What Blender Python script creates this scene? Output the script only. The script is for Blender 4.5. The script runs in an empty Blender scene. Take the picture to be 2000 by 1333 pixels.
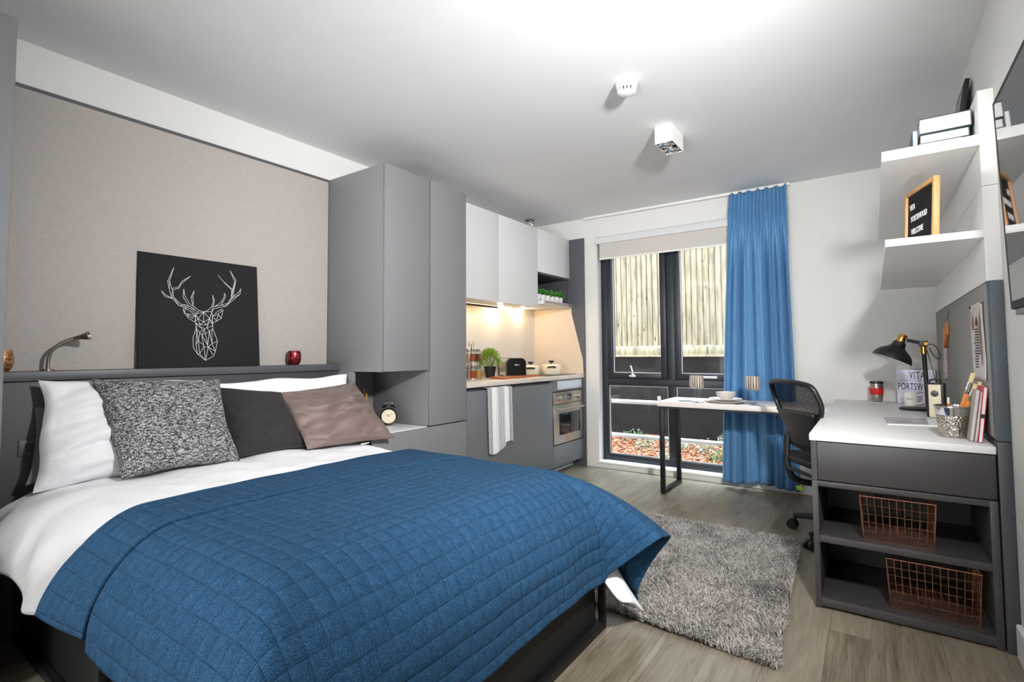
import bpy, bmesh, math, random
from math import pi, sin, cos, radians, hypot, atan2, exp
from mathutils import Vector, Matrix, noise

S = bpy.context.scene
COL = S.collection

# ------------------------------------------------------------------ camera
cam_d = bpy.data.cameras.new('camera')
cam_d.sensor_width = 36.0
cam_d.lens = 1004.678 / 2000 * 36.0
cam_d.shift_y = -23.25 / 2000
cam_d.clip_start = 0.02
cam = bpy.data.objects.new('camera', cam_d)
COL.objects.link(cam)
_yaw, _pit, _rol = radians(35.0196), radians(2.7423), radians(-0.3746)
_f = Vector((-sin(_yaw) * cos(_pit), cos(_yaw) * cos(_pit), sin(_pit)))
_r0 = Vector((cos(_yaw), sin(_yaw), 0)); _u0 = _r0.cross(_f)
_r = cos(_rol) * _r0 + sin(_rol) * _u0; _u = _r.cross(_f)
cam.matrix_world = Matrix(((_r.x, _u.x, -_f.x, 0), (_r.y, _u.y, -_f.y, 0), (_r.z, _u.z, -_f.z, 1.104), (0, 0, 0, 1)))
S.camera = cam

# ------------------------------------------------------------------ colour management
S.view_settings.view_transform = 'Standard'
S.view_settings.look = 'None'
S.view_settings.gamma = 1.0
S.view_settings.use_curve_mapping = False
S.view_settings.exposure = 0.05
S.cycles.use_denoising = True
S.cycles.max_bounces = 10
S.cycles.diffuse_bounces = 5
S.cycles.transparent_max_bounces = 16
S.cycles.sample_clamp_indirect = 6.0
S.cycles.caustics_reflective = False
S.cycles.caustics_refractive = False

# ------------------------------------------------------------------ daylight
W = bpy.data.worlds.new('sky'); S.world = W; W.use_nodes = True
bg = W.node_tree.nodes['Background']
# overcast sky, several times brighter towards the zenith
_tc = W.node_tree.nodes.new('ShaderNodeTexCoord'); _sx = W.node_tree.nodes.new('ShaderNodeSeparateXYZ')
_pw = W.node_tree.nodes.new('ShaderNodeMath'); _pw.operation = 'POWER'; _pw.inputs[1].default_value = 5.0; _pw.use_clamp = True
_ma = W.node_tree.nodes.new('ShaderNodeMath'); _ma.operation = 'MULTIPLY_ADD'; _ma.inputs[1].default_value = 75.0; _ma.inputs[2].default_value = 5.0
W.node_tree.links.new(_tc.outputs['Generated'], _sx.inputs[0]); W.node_tree.links.new(_sx.outputs[2], _pw.inputs[0])
W.node_tree.links.new(_pw.outputs[0], _ma.inputs[0]); W.node_tree.links.new(_ma.outputs[0], bg.inputs[1])
bg.inputs[0].default_value = (0.74, 0.88, 1.0, 1)

def lamp(name, kind, loc, energy, color=(1, 1, 1), target=None, **kw):
    l = bpy.data.lights.new(name, kind); l.energy = energy; l.color = color
    for k, v in kw.items(): setattr(l, k, v)
    o = bpy.data.objects.new(name, l); COL.objects.link(o); o.location = loc
    if target is not None:
        o.rotation_euler = (Vector(target) - Vector(loc)).to_track_quat('-Z', 'Y').to_euler()
    return o
# photographer's strobe head on a stand just right of the camera; two fill spots added for brightness, bounced off the ceiling and the rear wall
lamp('strobe', 'SPOT', (0.30, 0.95, 1.96), 395.0, (1.0, 0.99, 0.98), (-2.4, 3.2, 1.0), shadow_soft_size=0.085, spot_size=radians(128), spot_blend=1.0)
lamp('ceiling_fill', 'SPOT', (-0.8, -1.0, 0.9), 170.0, (0.97, 0.985, 1.0), (-1.5, 3.6, 2.455), shadow_soft_size=0.3, spot_size=radians(72), spot_blend=1.0)
lamp('rear_wall_fill', 'SPOT', (-1.0, -0.5, 1.5), 900.0, (0.98, 0.99, 1.0), (-2.0, -1.6, 1.7), shadow_soft_size=0.1, spot_size=radians(115), spot_blend=0.8)

# ------------------------------------------------------------------ colours and materials
def lin(h):
    if isinstance(h, str):
        h = h.lstrip('#'); c = [int(h[i:i + 2], 16) / 255 for i in (0, 2, 4)]
    else: c = h
    return tuple(x / 12.92 if x <= 0.04045 else ((x + 0.055) / 1.055) ** 2.4 for x in c) + (1,)
MATS = {}
class NT:
    def __init__(s, name):
        s.m = bpy.data.materials.new(name); s.m.use_nodes = True
        s.t = s.m.node_tree; s.b = s.t.nodes['Principled BSDF']; s.out = s.t.nodes['Material Output']
    def n(s, typ, **kw):
        nd = s.t.nodes.new(typ)
        for k, v in kw.items():
            if k.startswith('i_'): nd.inputs[k[2:].replace('_', ' ')].default_value = v
            else: setattr(nd, k, v)
        return nd
    def l(s, a, b): s.t.links.new(a, b)
    def coord(s, kind='Object', scale=(1, 1, 1), rot=(0, 0, 0)):
        tc = s.n('ShaderNodeTexCoord'); mp = s.n('ShaderNodeMapping')
        mp.inputs['Scale'].default_value = scale; mp.inputs['Rotation'].default_value = rot
        s.l(tc.outputs[kind], mp.inputs[0]); return mp.outputs[0]
    def ramp(s, fac, stops, interp='LINEAR'):
        r = s.n('ShaderNodeValToRGB'); r.color_ramp.interpolation = interp
        e = r.color_ramp.elements
        while len(e) < len(stops): e.new(0.5)
        for el, (p, c) in zip(e, stops): el.position = p; el.color = lin(c)
        s.l(fac, r.inputs[0]); return r.outputs[0]
    def math(s, op, a, b=None):
        m = s.n('ShaderNodeMath', operation=op)
        for i, v in enumerate((a, b)):
            if v is None: continue
            if isinstance(v, (int, float)): m.inputs[i].default_value = v
            else: s.l(v, m.inputs[i])
        return m.outputs[0]
    def bump(s, h, strength=0.3, dist=0.002):
        b = s.n('ShaderNodeBump'); b.inputs['Strength'].default_value = strength; b.inputs['Distance'].default_value = dist
        s.l(h, b.inputs['Height']); s.l(b.outputs[0], s.b.inputs['Normal']); return b
    def noise(s, vec, scale, detail=3, rough=0.5):
        n = s.n('ShaderNodeTexNoise'); n.inputs['Scale'].default_value = scale
        n.inputs['Detail'].default_value = detail; n.inputs['Roughness'].default_value = rough
        if vec is not None: s.l(vec, n.inputs['Vector'])
        return n.outputs['Fac']

def mat(name, col, rough=0.5, metal=0.0, vary=0.03, nscale=30, bump=0.0, bdist=0.001, spec=0.5, **kw):
    """procedural material: a base colour with a slight noise variation and bump"""
    if name in MATS: return MATS[name]
    t = NT(name); c = lin(col)
    v = t.coord('Object'); f = t.noise(v, nscale)
    h = tuple(max(0, x * (1 - vary)) for x in c[:3]) + (1,); g = tuple(min(1, x * (1 + vary)) for x in c[:3]) + (1,)
    r = t.n('ShaderNodeValToRGB'); r.color_ramp.elements[0].color = h; r.color_ramp.elements[1].color = g
    r.color_ramp.elements[0].position = 0.3; r.color_ramp.elements[1].position = 0.7
    t.l(f, r.inputs[0]); t.l(r.outputs[0], t.b.inputs['Base Color'])
    t.b.inputs['Roughness'].default_value = rough; t.b.inputs['Metallic'].default_value = metal
    t.b.inputs['Specular IOR Level'].default_value = spec
    for k, val in kw.items(): t.b.inputs[k.replace('_', ' ')].default_value = val
    if bump: t.bump(f, bump, bdist)
    MATS[name] = t.m; return t.m

def emit(name, col, strength):
    t = NT(name); t.b.inputs['Base Color'].default_value = lin(col)
    t.b.inputs['Emission Color'].default_value = lin(col); t.b.inputs['Emission Strength'].default_value = strength
    return t.m

def thin_fresnel(t, ior):
    # same reflectance on the back face of the thin pane as on its front face
    ge = t.n('ShaderNodeNewGeometry'); fr = t.n('ShaderNodeFresnel')
    t.l(t.math('ADD', ior, t.math('MULTIPLY', ge.outputs['Backfacing'], 1 / ior - ior)), fr.inputs[0]); return fr
def glass_thin(name, tint=(0.96, 0.98, 0.98), refl=1.0):
    t = NT(name); t.t.nodes.remove(t.b)
    tr = t.n('ShaderNodeBsdfTransparent'); tr.inputs[0].default_value = tint + (1,)
    gl = t.n('ShaderNodeBsdfGlossy'); gl.inputs['Roughness'].default_value = 0.01
    fr = thin_fresnel(t, 1.45)
    mx = t.n('ShaderNodeMixShader'); t.l(t.math('MULTIPLY', fr.outputs[0], refl), mx.inputs[0])
    t.l(tr.outputs[0], mx.inputs[1]); t.l(gl.outputs[0], mx.inputs[2]); t.l(mx.outputs[0], t.out.inputs[0])
    return t.m

# plain finishes
M = {}
M['wall'] = mat('wall_paint', '#e2e1de', 0.85, vary=0.012, nscale=6, bump=0.05, bdist=0.0005)
M['ceil'] = mat('ceiling_paint', '#e6e7e8', 0.9, vary=0.012, nscale=5)
M['trim'] = mat('white_gloss_trim', '#f0efed', 0.4, vary=0.01)
M['grey'] = mat('grey_laminate', '#7a7a7d', 0.42, vary=0.02, nscale=60)
M['grey_d'] = mat('dark_grey_laminate', '#383636', 0.45, vary=0.03, nscale=60)
M['grey_m'] = mat('mid_grey_laminate', '#4f5055', 0.45, vary=0.03, nscale=60)
M['charcoal'] = mat('charcoal_laminate', '#3d3e42', 0.5, vary=0.04, nscale=50)
M['shadow_gap'] = mat('dark_recess', '#1b1c1e', 0.7)
M['white_lam'] = mat('white_laminate', '#e0dfdd', 0.4, vary=0.01)
M['pale'] = mat('pale_grey_laminate', '#d9dadb', 0.38, vary=0.01)
M['black_metal'] = mat('black_metal', '#191a1d', 0.45, metal=0.3, vary=0.05)
M['black_plastic'] = mat('black_plastic', '#141416', 0.45, vary=0.08)
M['bed_black'] = mat('matt_black', '#0a0a0b', 0.6)
M['black_gloss'] = mat('black_gloss', '#0b0b0d', 0.15)
M['chrome'] = mat('chrome', '#d8d8da', 0.12, metal=1.0, vary=0.02)
M['steel'] = mat('brushed_steel', '#b9b3a8', 0.32, metal=1.0, vary=0.04, nscale=40)
M['nickel'] = mat('satin_nickel', '#a89d90', 0.28, metal=1.0, vary=0.03)
M['brass'] = mat('brass', '#c79a4b', 0.25, metal=1.0, vary=0.05)
M['copper'] = mat('copper_wire', '#d69c7d', 0.2, metal=1.0, vary=0.06, nscale=80)
M['cream'] = mat('cream_enamel', '#efe3c8', 0.25, vary=0.02)
M['white_china'] = mat('white_china', '#efeae6', 0.3, vary=0.02)
M['upvc'] = mat('graphite_frame', '#23262e', 0.4, vary=0.05)
M['pillow_cotton'] = mat('crumpled_white_cotton', '#ebebef', 0.9, vary=0.01, nscale=9, bump=0.5, bdist=0.025)
M['grey_b'] = mat('base_grey_laminate', '#67696c', 0.4, vary=0.02, nscale=60)
M['white_cloth'] = mat('white_cotton', '#eeeef1', 0.9, vary=0.015, nscale=14, bump=0.08, bdist=0.002, Sheen_Weight=0.15)
M['grey_cloth'] = mat('grey_cotton', '#77777e', 0.9, vary=0.05, nscale=20, bump=0.1)
M['lilac'] = mat('lilac_cotton', '#8e93b8', 0.9, vary=0.04)
M['paper'] = mat('paper_pages', '#efeef0', 0.85, vary=0.03, nscale=120)
M['orange_wood'] = mat('orange_handle', '#c9772b', 0.5, vary=0.1, nscale=40)
M['red'] = mat('red_cover', '#b5202c', 0.45, vary=0.05)

def wood(name, dark, light, scale=(1, 1, 1), rough=0.5, axis=1):
    t = NT(name); sc = [26, 26, 26]; sc[axis] = 2.0
    v = t.coord('Object', tuple(sc)); f = t.noise(v, 2.0, 5, 0.6)
    t.l(t.ramp(f, [(0.3, dark), (0.7, light)]), t.b.inputs['Base Color'])
    t.b.inputs['Roughness'].default_value = rough; t.bump(f, 0.1, 0.001); return t.m
M['oak'] = wood('light_oak', '#c28a52', '#dcae78', axis=2)
M['board'] = wood('chopping_board_wood', '#8a4a2c', '#b3683f', axis=1)
M['sawn'] = None
# ------------------------------------------------------------------ geometry helpers
class G:
    """collects shapes in one bmesh"""
    def __init__(s): s.bm = bmesh.new(); s.uv = None
    def box(s, x0, y0, z0, x1, y1, z1, bev=0.0, mtx=None, seg=2):
        r = bmesh.ops.create_cube(s.bm, size=1.0)
        vs = r['verts']
        for v in vs: v.co = Vector(((x0 + x1) / 2 + v.co.x * (x1 - x0), (y0 + y1) / 2 + v.co.y * (y1 - y0), (z0 + z1) / 2 + v.co.z * (z1 - z0)))
        if bev > 0:
            es = list({e for v in vs for e in v.link_edges})
            b = bmesh.ops.bevel(s.bm, geom=es, offset=bev, segments=seg, affect='EDGES', profile=0.5)
            vs = list({v for f in b['faces'] for v in f.verts} | {v for v in vs if v.is_valid})
        if mtx is not None: bmesh.ops.transform(s.bm, matrix=mtx, verts=vs)
        return s
    def cyl(s, a, b, r, r2=None, n=16, cap=True):
        a, b = Vector(a), Vector(b); d = b - a; r2 = r if r2 is None else r2
        q = Vector((0, 0, 1)).rotation_difference(d).to_matrix().to_4x4(); q.translation = (a + b) / 2
        bmesh.ops.create_cone(s.bm, cap_ends=cap, segments=n, radius1=r, radius2=r2, depth=d.length, matrix=q); return s
    def sphere(s, c, r, sc=(1, 1, 1), n=16):
        m = Matrix.Translation(c) @ Matrix.Diagonal((*sc, 1))
        bmesh.ops.create_uvsphere(s.bm, u_segments=n, v_segments=max(6, n // 2), radius=r, matrix=m); return s
    def tube(s, pts, r, n=8, closed=False, taper=None):
        pts = [Vector(p) for p in pts]; N = len(pts); rings = []
        up = None
        for i, p in enumerate(pts):
            if closed: t = pts[(i + 1) % N] - pts[i - 1]
            else: t = pts[min(i + 1, N - 1)] - pts[max(i - 1, 0)]
            t.normalize()
            if up is None:
                up = Vector((0, 0, 1)) if abs(t.z) < 0.9 else Vector((1, 0, 0))
            x = up.cross(t)
            if x.length < 1e-6: x = Vector((1, 0, 0)).cross(t)
            x.normalize(); y = t.cross(x); up = y
            rr = r if taper is None else r * taper[i]
            rings.append([s.bm.verts.new(p + rr * (cos(2 * pi * k / n) * x + sin(2 * pi * k / n) * y)) for k in range(n)])
        for i in range(N if closed else N - 1):
            A, B = rings[i], rings[(i + 1) % N]
            for k in range(n): s.bm.faces.new((A[k], A[(k + 1) % n], B[(k + 1) % n], B[k]))
        if not closed: s.bm.faces.new(rings[0][::-1]); s.bm.faces.new(rings[-1])
        return s
    def lathe(s, prof, c=(0, 0, 0), n=32, mtx=None):
        c = Vector(c); rings = []; new = []
        for r, z in prof:
            if r < 1e-6: v = s.bm.verts.new(c + Vector((0, 0, z))); rings.append([v]); new.append(v)
            else:
                rg = [s.bm.verts.new(c + Vector((r * cos(2 * pi * k / n), r * sin(2 * pi * k / n), z))) for k in range(n)]
                rings.append(rg); new += rg
        for A, B in zip(rings[:-1], rings[1:]):
            for k in range(n):
                k2 = (k + 1) % n
                if len(A) == 1 and len(B) == 1: continue
                if len(A) == 1: s.bm.faces.new((A[0], B[k2], B[k]))
                elif len(B) == 1: s.bm.faces.new((A[k], A[k2], B[0]))
                else: s.bm.faces.new((A[k], A[k2], B[k2], B[k]))
        if mtx is not None: bmesh.ops.transform(s.bm, matrix=mtx, verts=new)
        return s
    def prism(s, poly, depth, mtx=None):
        """2-D polygon (x, y) extruded 0..depth in z, then moved by mtx"""
        a = [s.bm.verts.new((p[0], p[1], 0)) for p in poly]; b = [s.bm.verts.new((p[0], p[1], depth)) for p in poly]
        s.bm.faces.new(a[::-1]); s.bm.faces.new(b); n = len(poly)
        for i in range(n): s.bm.faces.new((a[i], a[(i + 1) % n], b[(i + 1) % n], b[i]))
        if mtx is not None: bmesh.ops.transform(s.bm, matrix=mtx, verts=a + b)
        return s
    def grid(s, fn, nu, nv, uvfn=None, flip=False):
        V = [[s.bm.verts.new(fn(i / nu, j / nv)) for j in range(nv + 1)] for i in range(nu + 1)]
        lay = s.bm.loops.layers.uv.verify() if uvfn else None
        for i in range(nu):
            for j in range(nv):
                q = [(i, j), (i + 1, j), (i + 1, j + 1), (i, j + 1)]
                if flip: q = q[::-1]
                f = s.bm.faces.new([V[a][b] for a, b in q])
                if lay:
                    for lp, (a, b) in zip(f.loops, q): lp[lay].uv = uvfn(a / nu, b / nv)
        return V
    def add_mesh(s, me, mtx=None):
        n0 = len(s.bm.verts); s.bm.from_mesh(me); s.bm.verts.ensure_lookup_table()
        if mtx is not None: bmesh.ops.transform(s.bm, matrix=mtx, verts=s.bm.verts[n0:])
        return s

def setp(o, label=None, cat=None, group=None, kind=None):
    if label: o['label'] = label
    if cat: o['category'] = cat
    if group: o['group'] = group
    if kind: o['kind'] = kind
    return o
def obj(name, g, m, parent=None, smooth=True, angle=35, solid=0.0, local=False, base=None):
    """one mesh object. Shapes are given in world metres; with a parent they are shifted into its space
    (local=True: already in it). base: origin of a thing that is one mesh."""
    me = bpy.data.meshes.new(name); bm = g.bm
    bmesh.ops.recalc_face_normals(bm, faces=bm.faces) if not getattr(g, 'keepn', False) else None
    off = None
    if parent is not None and not local: off = world_loc(parent)
    elif base is not None: off = Vector(base)
    if off is not None: bmesh.ops.translate(bm, verts=bm.verts, vec=-off)
    bm.to_mesh(me); bm.free()
    if smooth:
        me.polygons.foreach_set('use_smooth', [True] * len(me.polygons))
        try: me.set_sharp_from_angle(angle=radians(angle))
        except Exception: pass
    o = bpy.data.objects.new(name, me); COL.objects.link(o)
    if m is not None: me.materials.append(M[m] if isinstance(m, str) else m)
    if parent is not None: o.parent = parent
    elif base is not None: o.location = base
    if solid:
        md = o.modifiers.new('thickness', 'SOLIDIFY'); md.thickness = solid; md.offset = 0
    return o
def world_loc(o):
    v = Vector((0, 0, 0))
    while o is not None: v += Vector(o.location); o = o.parent
    return v
def thing(name, label, cat, loc=(0, 0, 0), rz=0.0, group=None):
    o = bpy.data.objects.new(name, None); COL.objects.link(o); o.empty_display_size = 0.05
    o.location = loc; o.rotation_euler = (0, 0, rz)
    return setp(o, label, cat, group)
def struct(name, g, m, parent=None, smooth=False):
    o = obj(name, g, m, parent, smooth)
    if parent is None: o['kind'] = 'structure'
    return o
def dup(root, loc=None, rz=None, label=None, group=None):
    r = root.copy(); COL.objects.link(r)
    if loc is not None: r.location = loc
    if rz is not None: r.rotation_euler = (0, 0, rz)
    if label: r['label'] = label
    if group: r['group'] = group
    for ch in list(root.children):
        c = ch.copy(); COL.objects.link(c); c.parent = r
        for gch in list(ch.children):
            d = gch.copy(); COL.objects.link(d); d.parent = c
    return r
def text_mesh(body, size, spacing=1.0, align='LEFT'):
    cu = bpy.data.curves.new('txt', 'FONT'); cu.body = body; cu.size = size; cu.space_character = spacing
    cu.align_x = align; cu.extrude = 0.0006; cu.offset = size * 0.014; cu.resolution_u = 3
    o = bpy.data.objects.new('txt', cu); COL.objects.link(o)
    bpy.context.view_layer.update()
    me = bpy.data.meshes.new_from_object(o.evaluated_get(bpy.context.evaluated_depsgraph_get()))
    bpy.data.objects.remove(o); bpy.data.curves.remove(cu); return me
def frame(ox, ex, ey, ez=None):
    ex, ey = Vector(ex).normalized(), Vector(ey).normalized(); ez = ex.cross(ey) if ez is None else Vector(ez)
    m = Matrix(((ex.x, ey.x, ez.x, ox[0]), (ex.y, ey.y, ez.y, ox[1]), (ex.z, ey.z, ez.z, ox[2]), (0, 0, 0, 1))); return m
def catmull(P, n=8):
    P = [Vector(p) for p in P]; Q = [P[0] * 2 - P[1]] + P + [P[-1] * 2 - P[-2]]; out = []
    for i in range(1, len(Q) - 2):
        for k in range(n):
            t = k / n; a, b, c, d = Q[i - 1:i + 3]
            out.append(0.5 * ((2 * b) + (c - a) * t + (2 * a - 5 * b + 4 * c - d) * t * t + (3 * b - a - 3 * c + d) * t ** 3))
    return out + [P[-1]]
def nz(x, y, z=0.0, sc=1.0): return noise.noise(Vector((x * sc, y * sc, z * sc)))

# ------------------------------------------------------------------ room shell
XL, XR, YW, ZC, YB = -2.93, 0.407, 4.61, 2.455, -1.6
t = NT('oak_vinyl_planks')
v = t.coord('Object', (1, 1, 1), (0, 0, radians(90)))
br = t.n('ShaderNodeTexBrick'); br.offset = 0.37; br.offset_frequency = 2
for k, val in (('Scale', 1.0), ('Mortar Size', 0.0012), ('Mortar Smooth', 0.1), ('Bias', 0.0), ('Brick Width', 1.22), ('Row Height', 0.178)): br.inputs[k].default_value = val
br.inputs['Color1'].default_value = (0, 0, 0, 1); br.inputs['Color2'].default_value = (1, 1, 1, 1); br.inputs['Mortar'].default_value = (0.5, 0.5, 0.5, 1)
t.l(v, br.inputs['Vector'])
vg = t.coord('Object', (9.0, 0.9, 1)); off = t.n('ShaderNodeVectorMath', operation='ADD')
t.l(vg, off.inputs[0]); sc_ = t.n('ShaderNodeVectorMath', operation='SCALE'); sc_.inputs['Scale'].default_value = 7.3
t.l(br.outputs['Color'], sc_.inputs[0]); t.l(sc_.outputs[0], off.inputs[1])
grain = t.n('ShaderNodeTexNoise'); grain.inputs['Scale'].default_value = 2.2; grain.inputs['Detail'].default_value = 8; grain.inputs['Roughness'].default_value = 0.62; grain.inputs['Distortion'].default_value = 1.1
t.l(off.outputs[0], grain.inputs['Vector'])
fine = t.noise(t.coord('Object', (120, 5, 1)), 1.0, 4, 0.7)
mixf = t.math('ADD', t.math('MULTIPLY', grain.outputs['Fac'], 0.62), t.math('MULTIPLY', fine, 0.36))
mixf = t.math('ADD', mixf, t.math('MULTIPLY', br.outputs['Color'], 0.10))
col = t.ramp(mixf, [(0.28, '#443b30'), (0.42, '#675c4d'), (0.55, '#7f7565'), (0.74, '#968c7a')])
mm = t.n('ShaderNodeMix', data_type='RGBA'); t.l(br.outputs['Fac'], mm.inputs[0]); t.l(col, mm.inputs[6]); mm.inputs[7].default_value = lin('#5c5245')
t.l(mm.outputs[2], t.b.inputs['Base Color'])
t.b.inputs['Roughness'].default_value = 0.34; t.bump(mixf, 0.12, 0.001)
M['floor'] = t.m

g = G(); g.box(XL - 0.12, YB - 0.1, -0.06, XR + 0.12, YW + 0.24, 0.0); struct('floor', g, 'floor')
g = G(); g.box(XL - 0.12, YB - 0.1, ZC, XR + 0.12, YW + 0.24, ZC + 0.08); struct('ceiling', g, 'ceil')
g = G(); g.box(XL - 0.12, YB - 0.1, 0, XL, YW + 0.24, ZC); struct('wall_left', g, 'wall')
g = G(); g.box(XR, YB - 0.1, 0, XR + 0.12, YW + 0.24, ZC); struct('wall_right', g, 'wall')
g = G(); g.box(XL, YB - 0.1, 0, XR, YB, ZC); struct('wall_rear', g, 'wall')
OX0, OX1, OZ0, OZ1 = -2.205, -0.82, 0.045, 2.245           # window opening
g = G()
g.box(XL, YW, 0, OX0, YW + 0.24, ZC); g.box(OX1, YW, 0, XR, YW + 0.24, ZC)
g.box(OX0, YW, OZ1, OX1, YW + 0.24, ZC); g.box(OX0, YW, 0, OX1, YW + 0.24, OZ0)
struct('wall_window', g, 'wall')
g = G(); g.box(-6.5, YW + 0.10, ZC + 0.09, 3.5, YW + 0.24, 6.2); g.box(-6.5, YW + 0.10, -0.3, XL - 0.13, YW + 0.24, ZC + 0.09); g.box(XR + 0.13, YW + 0.10, -0.3, 3.5, YW + 0.24, ZC + 0.09); struct('wall_facade', g, mat('brick_facade', '#8d7f76', 0.9))
g = G(); g.box(OX0 - 0.012, YW - 0.015, OZ0, OX1 + 0.012, YW + 0.09, OZ0 + 0.018, 0.004); struct('trim_1', g, 'trim')
# skirtings
g = G(); g.box(OX1 + 0.02, YW - 0.016, 0, XR, YW, 0.10, 0.004); struct('baseboard_window', g, 'trim')
g = G(); g.box(XR - 0.018, YB, 0, XR, 2.60, 0.12, 0.006); struct('baseboard_right', g, 'trim')

# ------------------------------------------------------------------ window
def frame_ring(g, x0, z0, x1, z1, w, y0, y1, bev=0.004):
    g.box(x0, y0, z0, x0 + w, y1, z1, bev); g.box(x1 - w, y0, z0, x1, y1, z1, bev)
    g.box(x0 + w, y0, z0, x1 - w, y1, z0 + w, bev); g.box(x0 + w, y0, z1 - w, x1 - w, y1, z1, bev)
win = setp(thing('window_1', None, None, ((OX0 + OX1) / 2, 4.73, 0.063)), kind='structure')
WX0, WX1, WZ0, WZ1 = OX0, OX1, 0.063, OZ1
g = G(); frame_ring(g, WX0, WZ0, WX1, WZ1, 0.062, 4.70, 4.775)
g.box(-1.552, 4.702, WZ0 + 0.05, -1.482, 4.773, WZ1 - 0.05, 0.004)
g.box(WX0 + 0.05, 4.701, 0.79, WX1 - 0.05, 4.774, 0.858, 0.004)
obj('window_frame', g, 'upvc', win)
M['pane'] = glass_thin('window_glass', (0.97, 0.985, 0.99), 0.8)
for i, (a, b) in enumerate(((WX0 + 0.064, -1.554), (-1.480, WX1 - 0.064))):
    g = G(); frame_ring(g, a, 0.860, b, WZ1 - 0.064, 0.054, 4.688, 4.765)
    s_ = obj('sash', g, 'upvc', win)
    g = G(); g.box(a + 0.05, 4.724, 0.91, b - 0.05, 4.730, WZ1 - 0.115); obj('pane', g, 'pane', s_)
    g = G(); frame_ring(g, a + 0.052, 0.912, b - 0.052, WZ1 - 0.116, 0.007, 4.718, 4.724, 0); obj('glazing_seal', g, 'white_lam', s_)
    g = G()
    if i == 0:
        hx = -1.878
        g.box(hx - 0.012, 4.672, 0.872, hx + 0.012, 4.688, 0.902, 0.003)
        g.tube(catmull([(hx - 0.02, 4.666, 0.885), (hx, 4.655, 0.892), (hx + 0.006, 4.652, 0.93), (hx - 0.012, 4.652, 0.985)], 5), 0.0075, 8)
        g.cyl((hx - 0.028, 4.668, 0.884), (hx + 0.03, 4.668, 0.884), 0.009, n=10)
    else:
        g.box(-1.25, 4.670, 0.874, -1.222, 4.688, 0.898, 0.003); g.box(-1.25, 4.655, 0.877, -1.11, 4.668, 0.896, 0.004)
    obj('window_handle', g, 'white_lam', s_)
    g = G(); g.box(a + 0.004, 4.73, WZ0 + 0.066, b - 0.004, 4.736, 0.788); obj('pane', g, 'pane', win)
    g = G(); frame_ring(g, a + 0.002, WZ0 + 0.064, b - 0.002, 0.788, 0.006, 4.722, 4.728, 0); obj('glazing_seal', g, 'white_lam', win)
# ------------------------------------------------------------------ outside
t = NT('sawn_timber'); v = t.coord('Object', (14, 14, 1.6)); f = t.noise(v, 2.0, 5, 0.6)
f2 = t.noise(t.coord('Object', (1, 1, 0.5)), 5.0, 2)
c1 = t.ramp(f, [(0.3, '#807663'), (0.5, '#ab9f87'), (0.75, '#c3b9a3')])
vor = t.n('ShaderNodeTexVoronoi'); vor.inputs['Scale'].default_value = 1.0; t.l(t.coord('Object', (9, 9, 3.6)), vor.inputs['Vector'])
kn = t.ramp(vor.outputs['Distance'], [(0.05, '#5a4a33'), (0.13, '#ffffff')])
mx = t.n('ShaderNodeMix', data_type='RGBA', blend_type='MULTIPLY'); mx.inputs[0].default_value = 0.75
t.l(c1, mx.inputs[6]); t.l(kn, mx.inputs[7]); t.l(mx.outputs[2], t.b.inputs['Base Color']); t.b.inputs['Roughness'].default_value = 0.85
M['sawn'] = t.m
M['concrete_dark'] = mat('dark_painted_concrete', '#1c1c1d', 0.8, vary=0.35, nscale=7, bump=0.3, bdist=0.004)

fe = thing('timber_fence', 'pale sawn timber fence of upright boards above the dark wall outside the window', 'fence', (-1.8, 6.03, 1.06))
random.seed(4)
g = G(); x = -4.6
while x < 0.8:
    w_ = 0.066; d_ = random.uniform(-0.004, 0.004); n = 6
    poly = [(x + 0.001, 6.06)] + [(x + 0.002 + (w_ - 0.006) * k / n, 6.035 - 0.015 * sin(pi * k / n) ** 0.6 + d_) for k in range(n + 1)] + [(x + w_ - 0.003, 6.06)]
    g.prism(poly, 1.42, Matrix.Translation((0, 0, 1.185 + random.uniform(-0.006, 0.004)))); x += w_
obj('fence_board', g, 'sawn', fe)
g = G(); g.box(-4.6, 6.005, 1.075, -1.53, 6.06, 1.184, 0.004); g.box(-1.526, 6.005, 1.075, 0.8, 6.06, 1.184, 0.004); obj('gravel_board', g, 'sawn', fe)
g = G(); g.box(-4.6, 5.96, 1.055, 0.8, 6.06, 1.077, 0.002); obj('coping_board', g, 'sawn', fe)
g = G(); g.box(-4.6, 6.0, -0.3, 0.8, 6.25, 1.055); o = struct('retaining_wall', g, 'concrete_dark')
# bark bed
t = NT('bark_mulch'); vo = t.n('ShaderNodeTexVoronoi'); vo.inputs['Scale'].default_value = 60; t.l(t.coord('Object', (1, 1, 1)), vo.inputs['Vector'])
t.l(t.ramp(vo.outputs['Color'], [(0.15, '#4a2518'), (0.4, '#8f4a2d'), (0.62, '#b0683f'), (0.9, '#d7b79a')]), t.b.inputs['Base Color'])
t.b.inputs['Roughness'].default_value = 0.9; t.bump(vo.outputs['Distance'], 0.8, 0.02); M['bark'] = t.m
def groundz(x, y): return 0.02 + 0.10 * (y - 4.9) / 1.1 + 0.02 * nz(x, y, 3, 3)
g = G(); g.grid(lambda u, w: (-4.6 + 5.4 * u, 4.86 + 1.16 * w, groundz(-4.6 + 5.4 * u, 4.86 + 1.16 * w)), 60, 20)
obj('ground', g, 'bark')['kind'] = 'structure'
random.seed(11); g = G()
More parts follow.
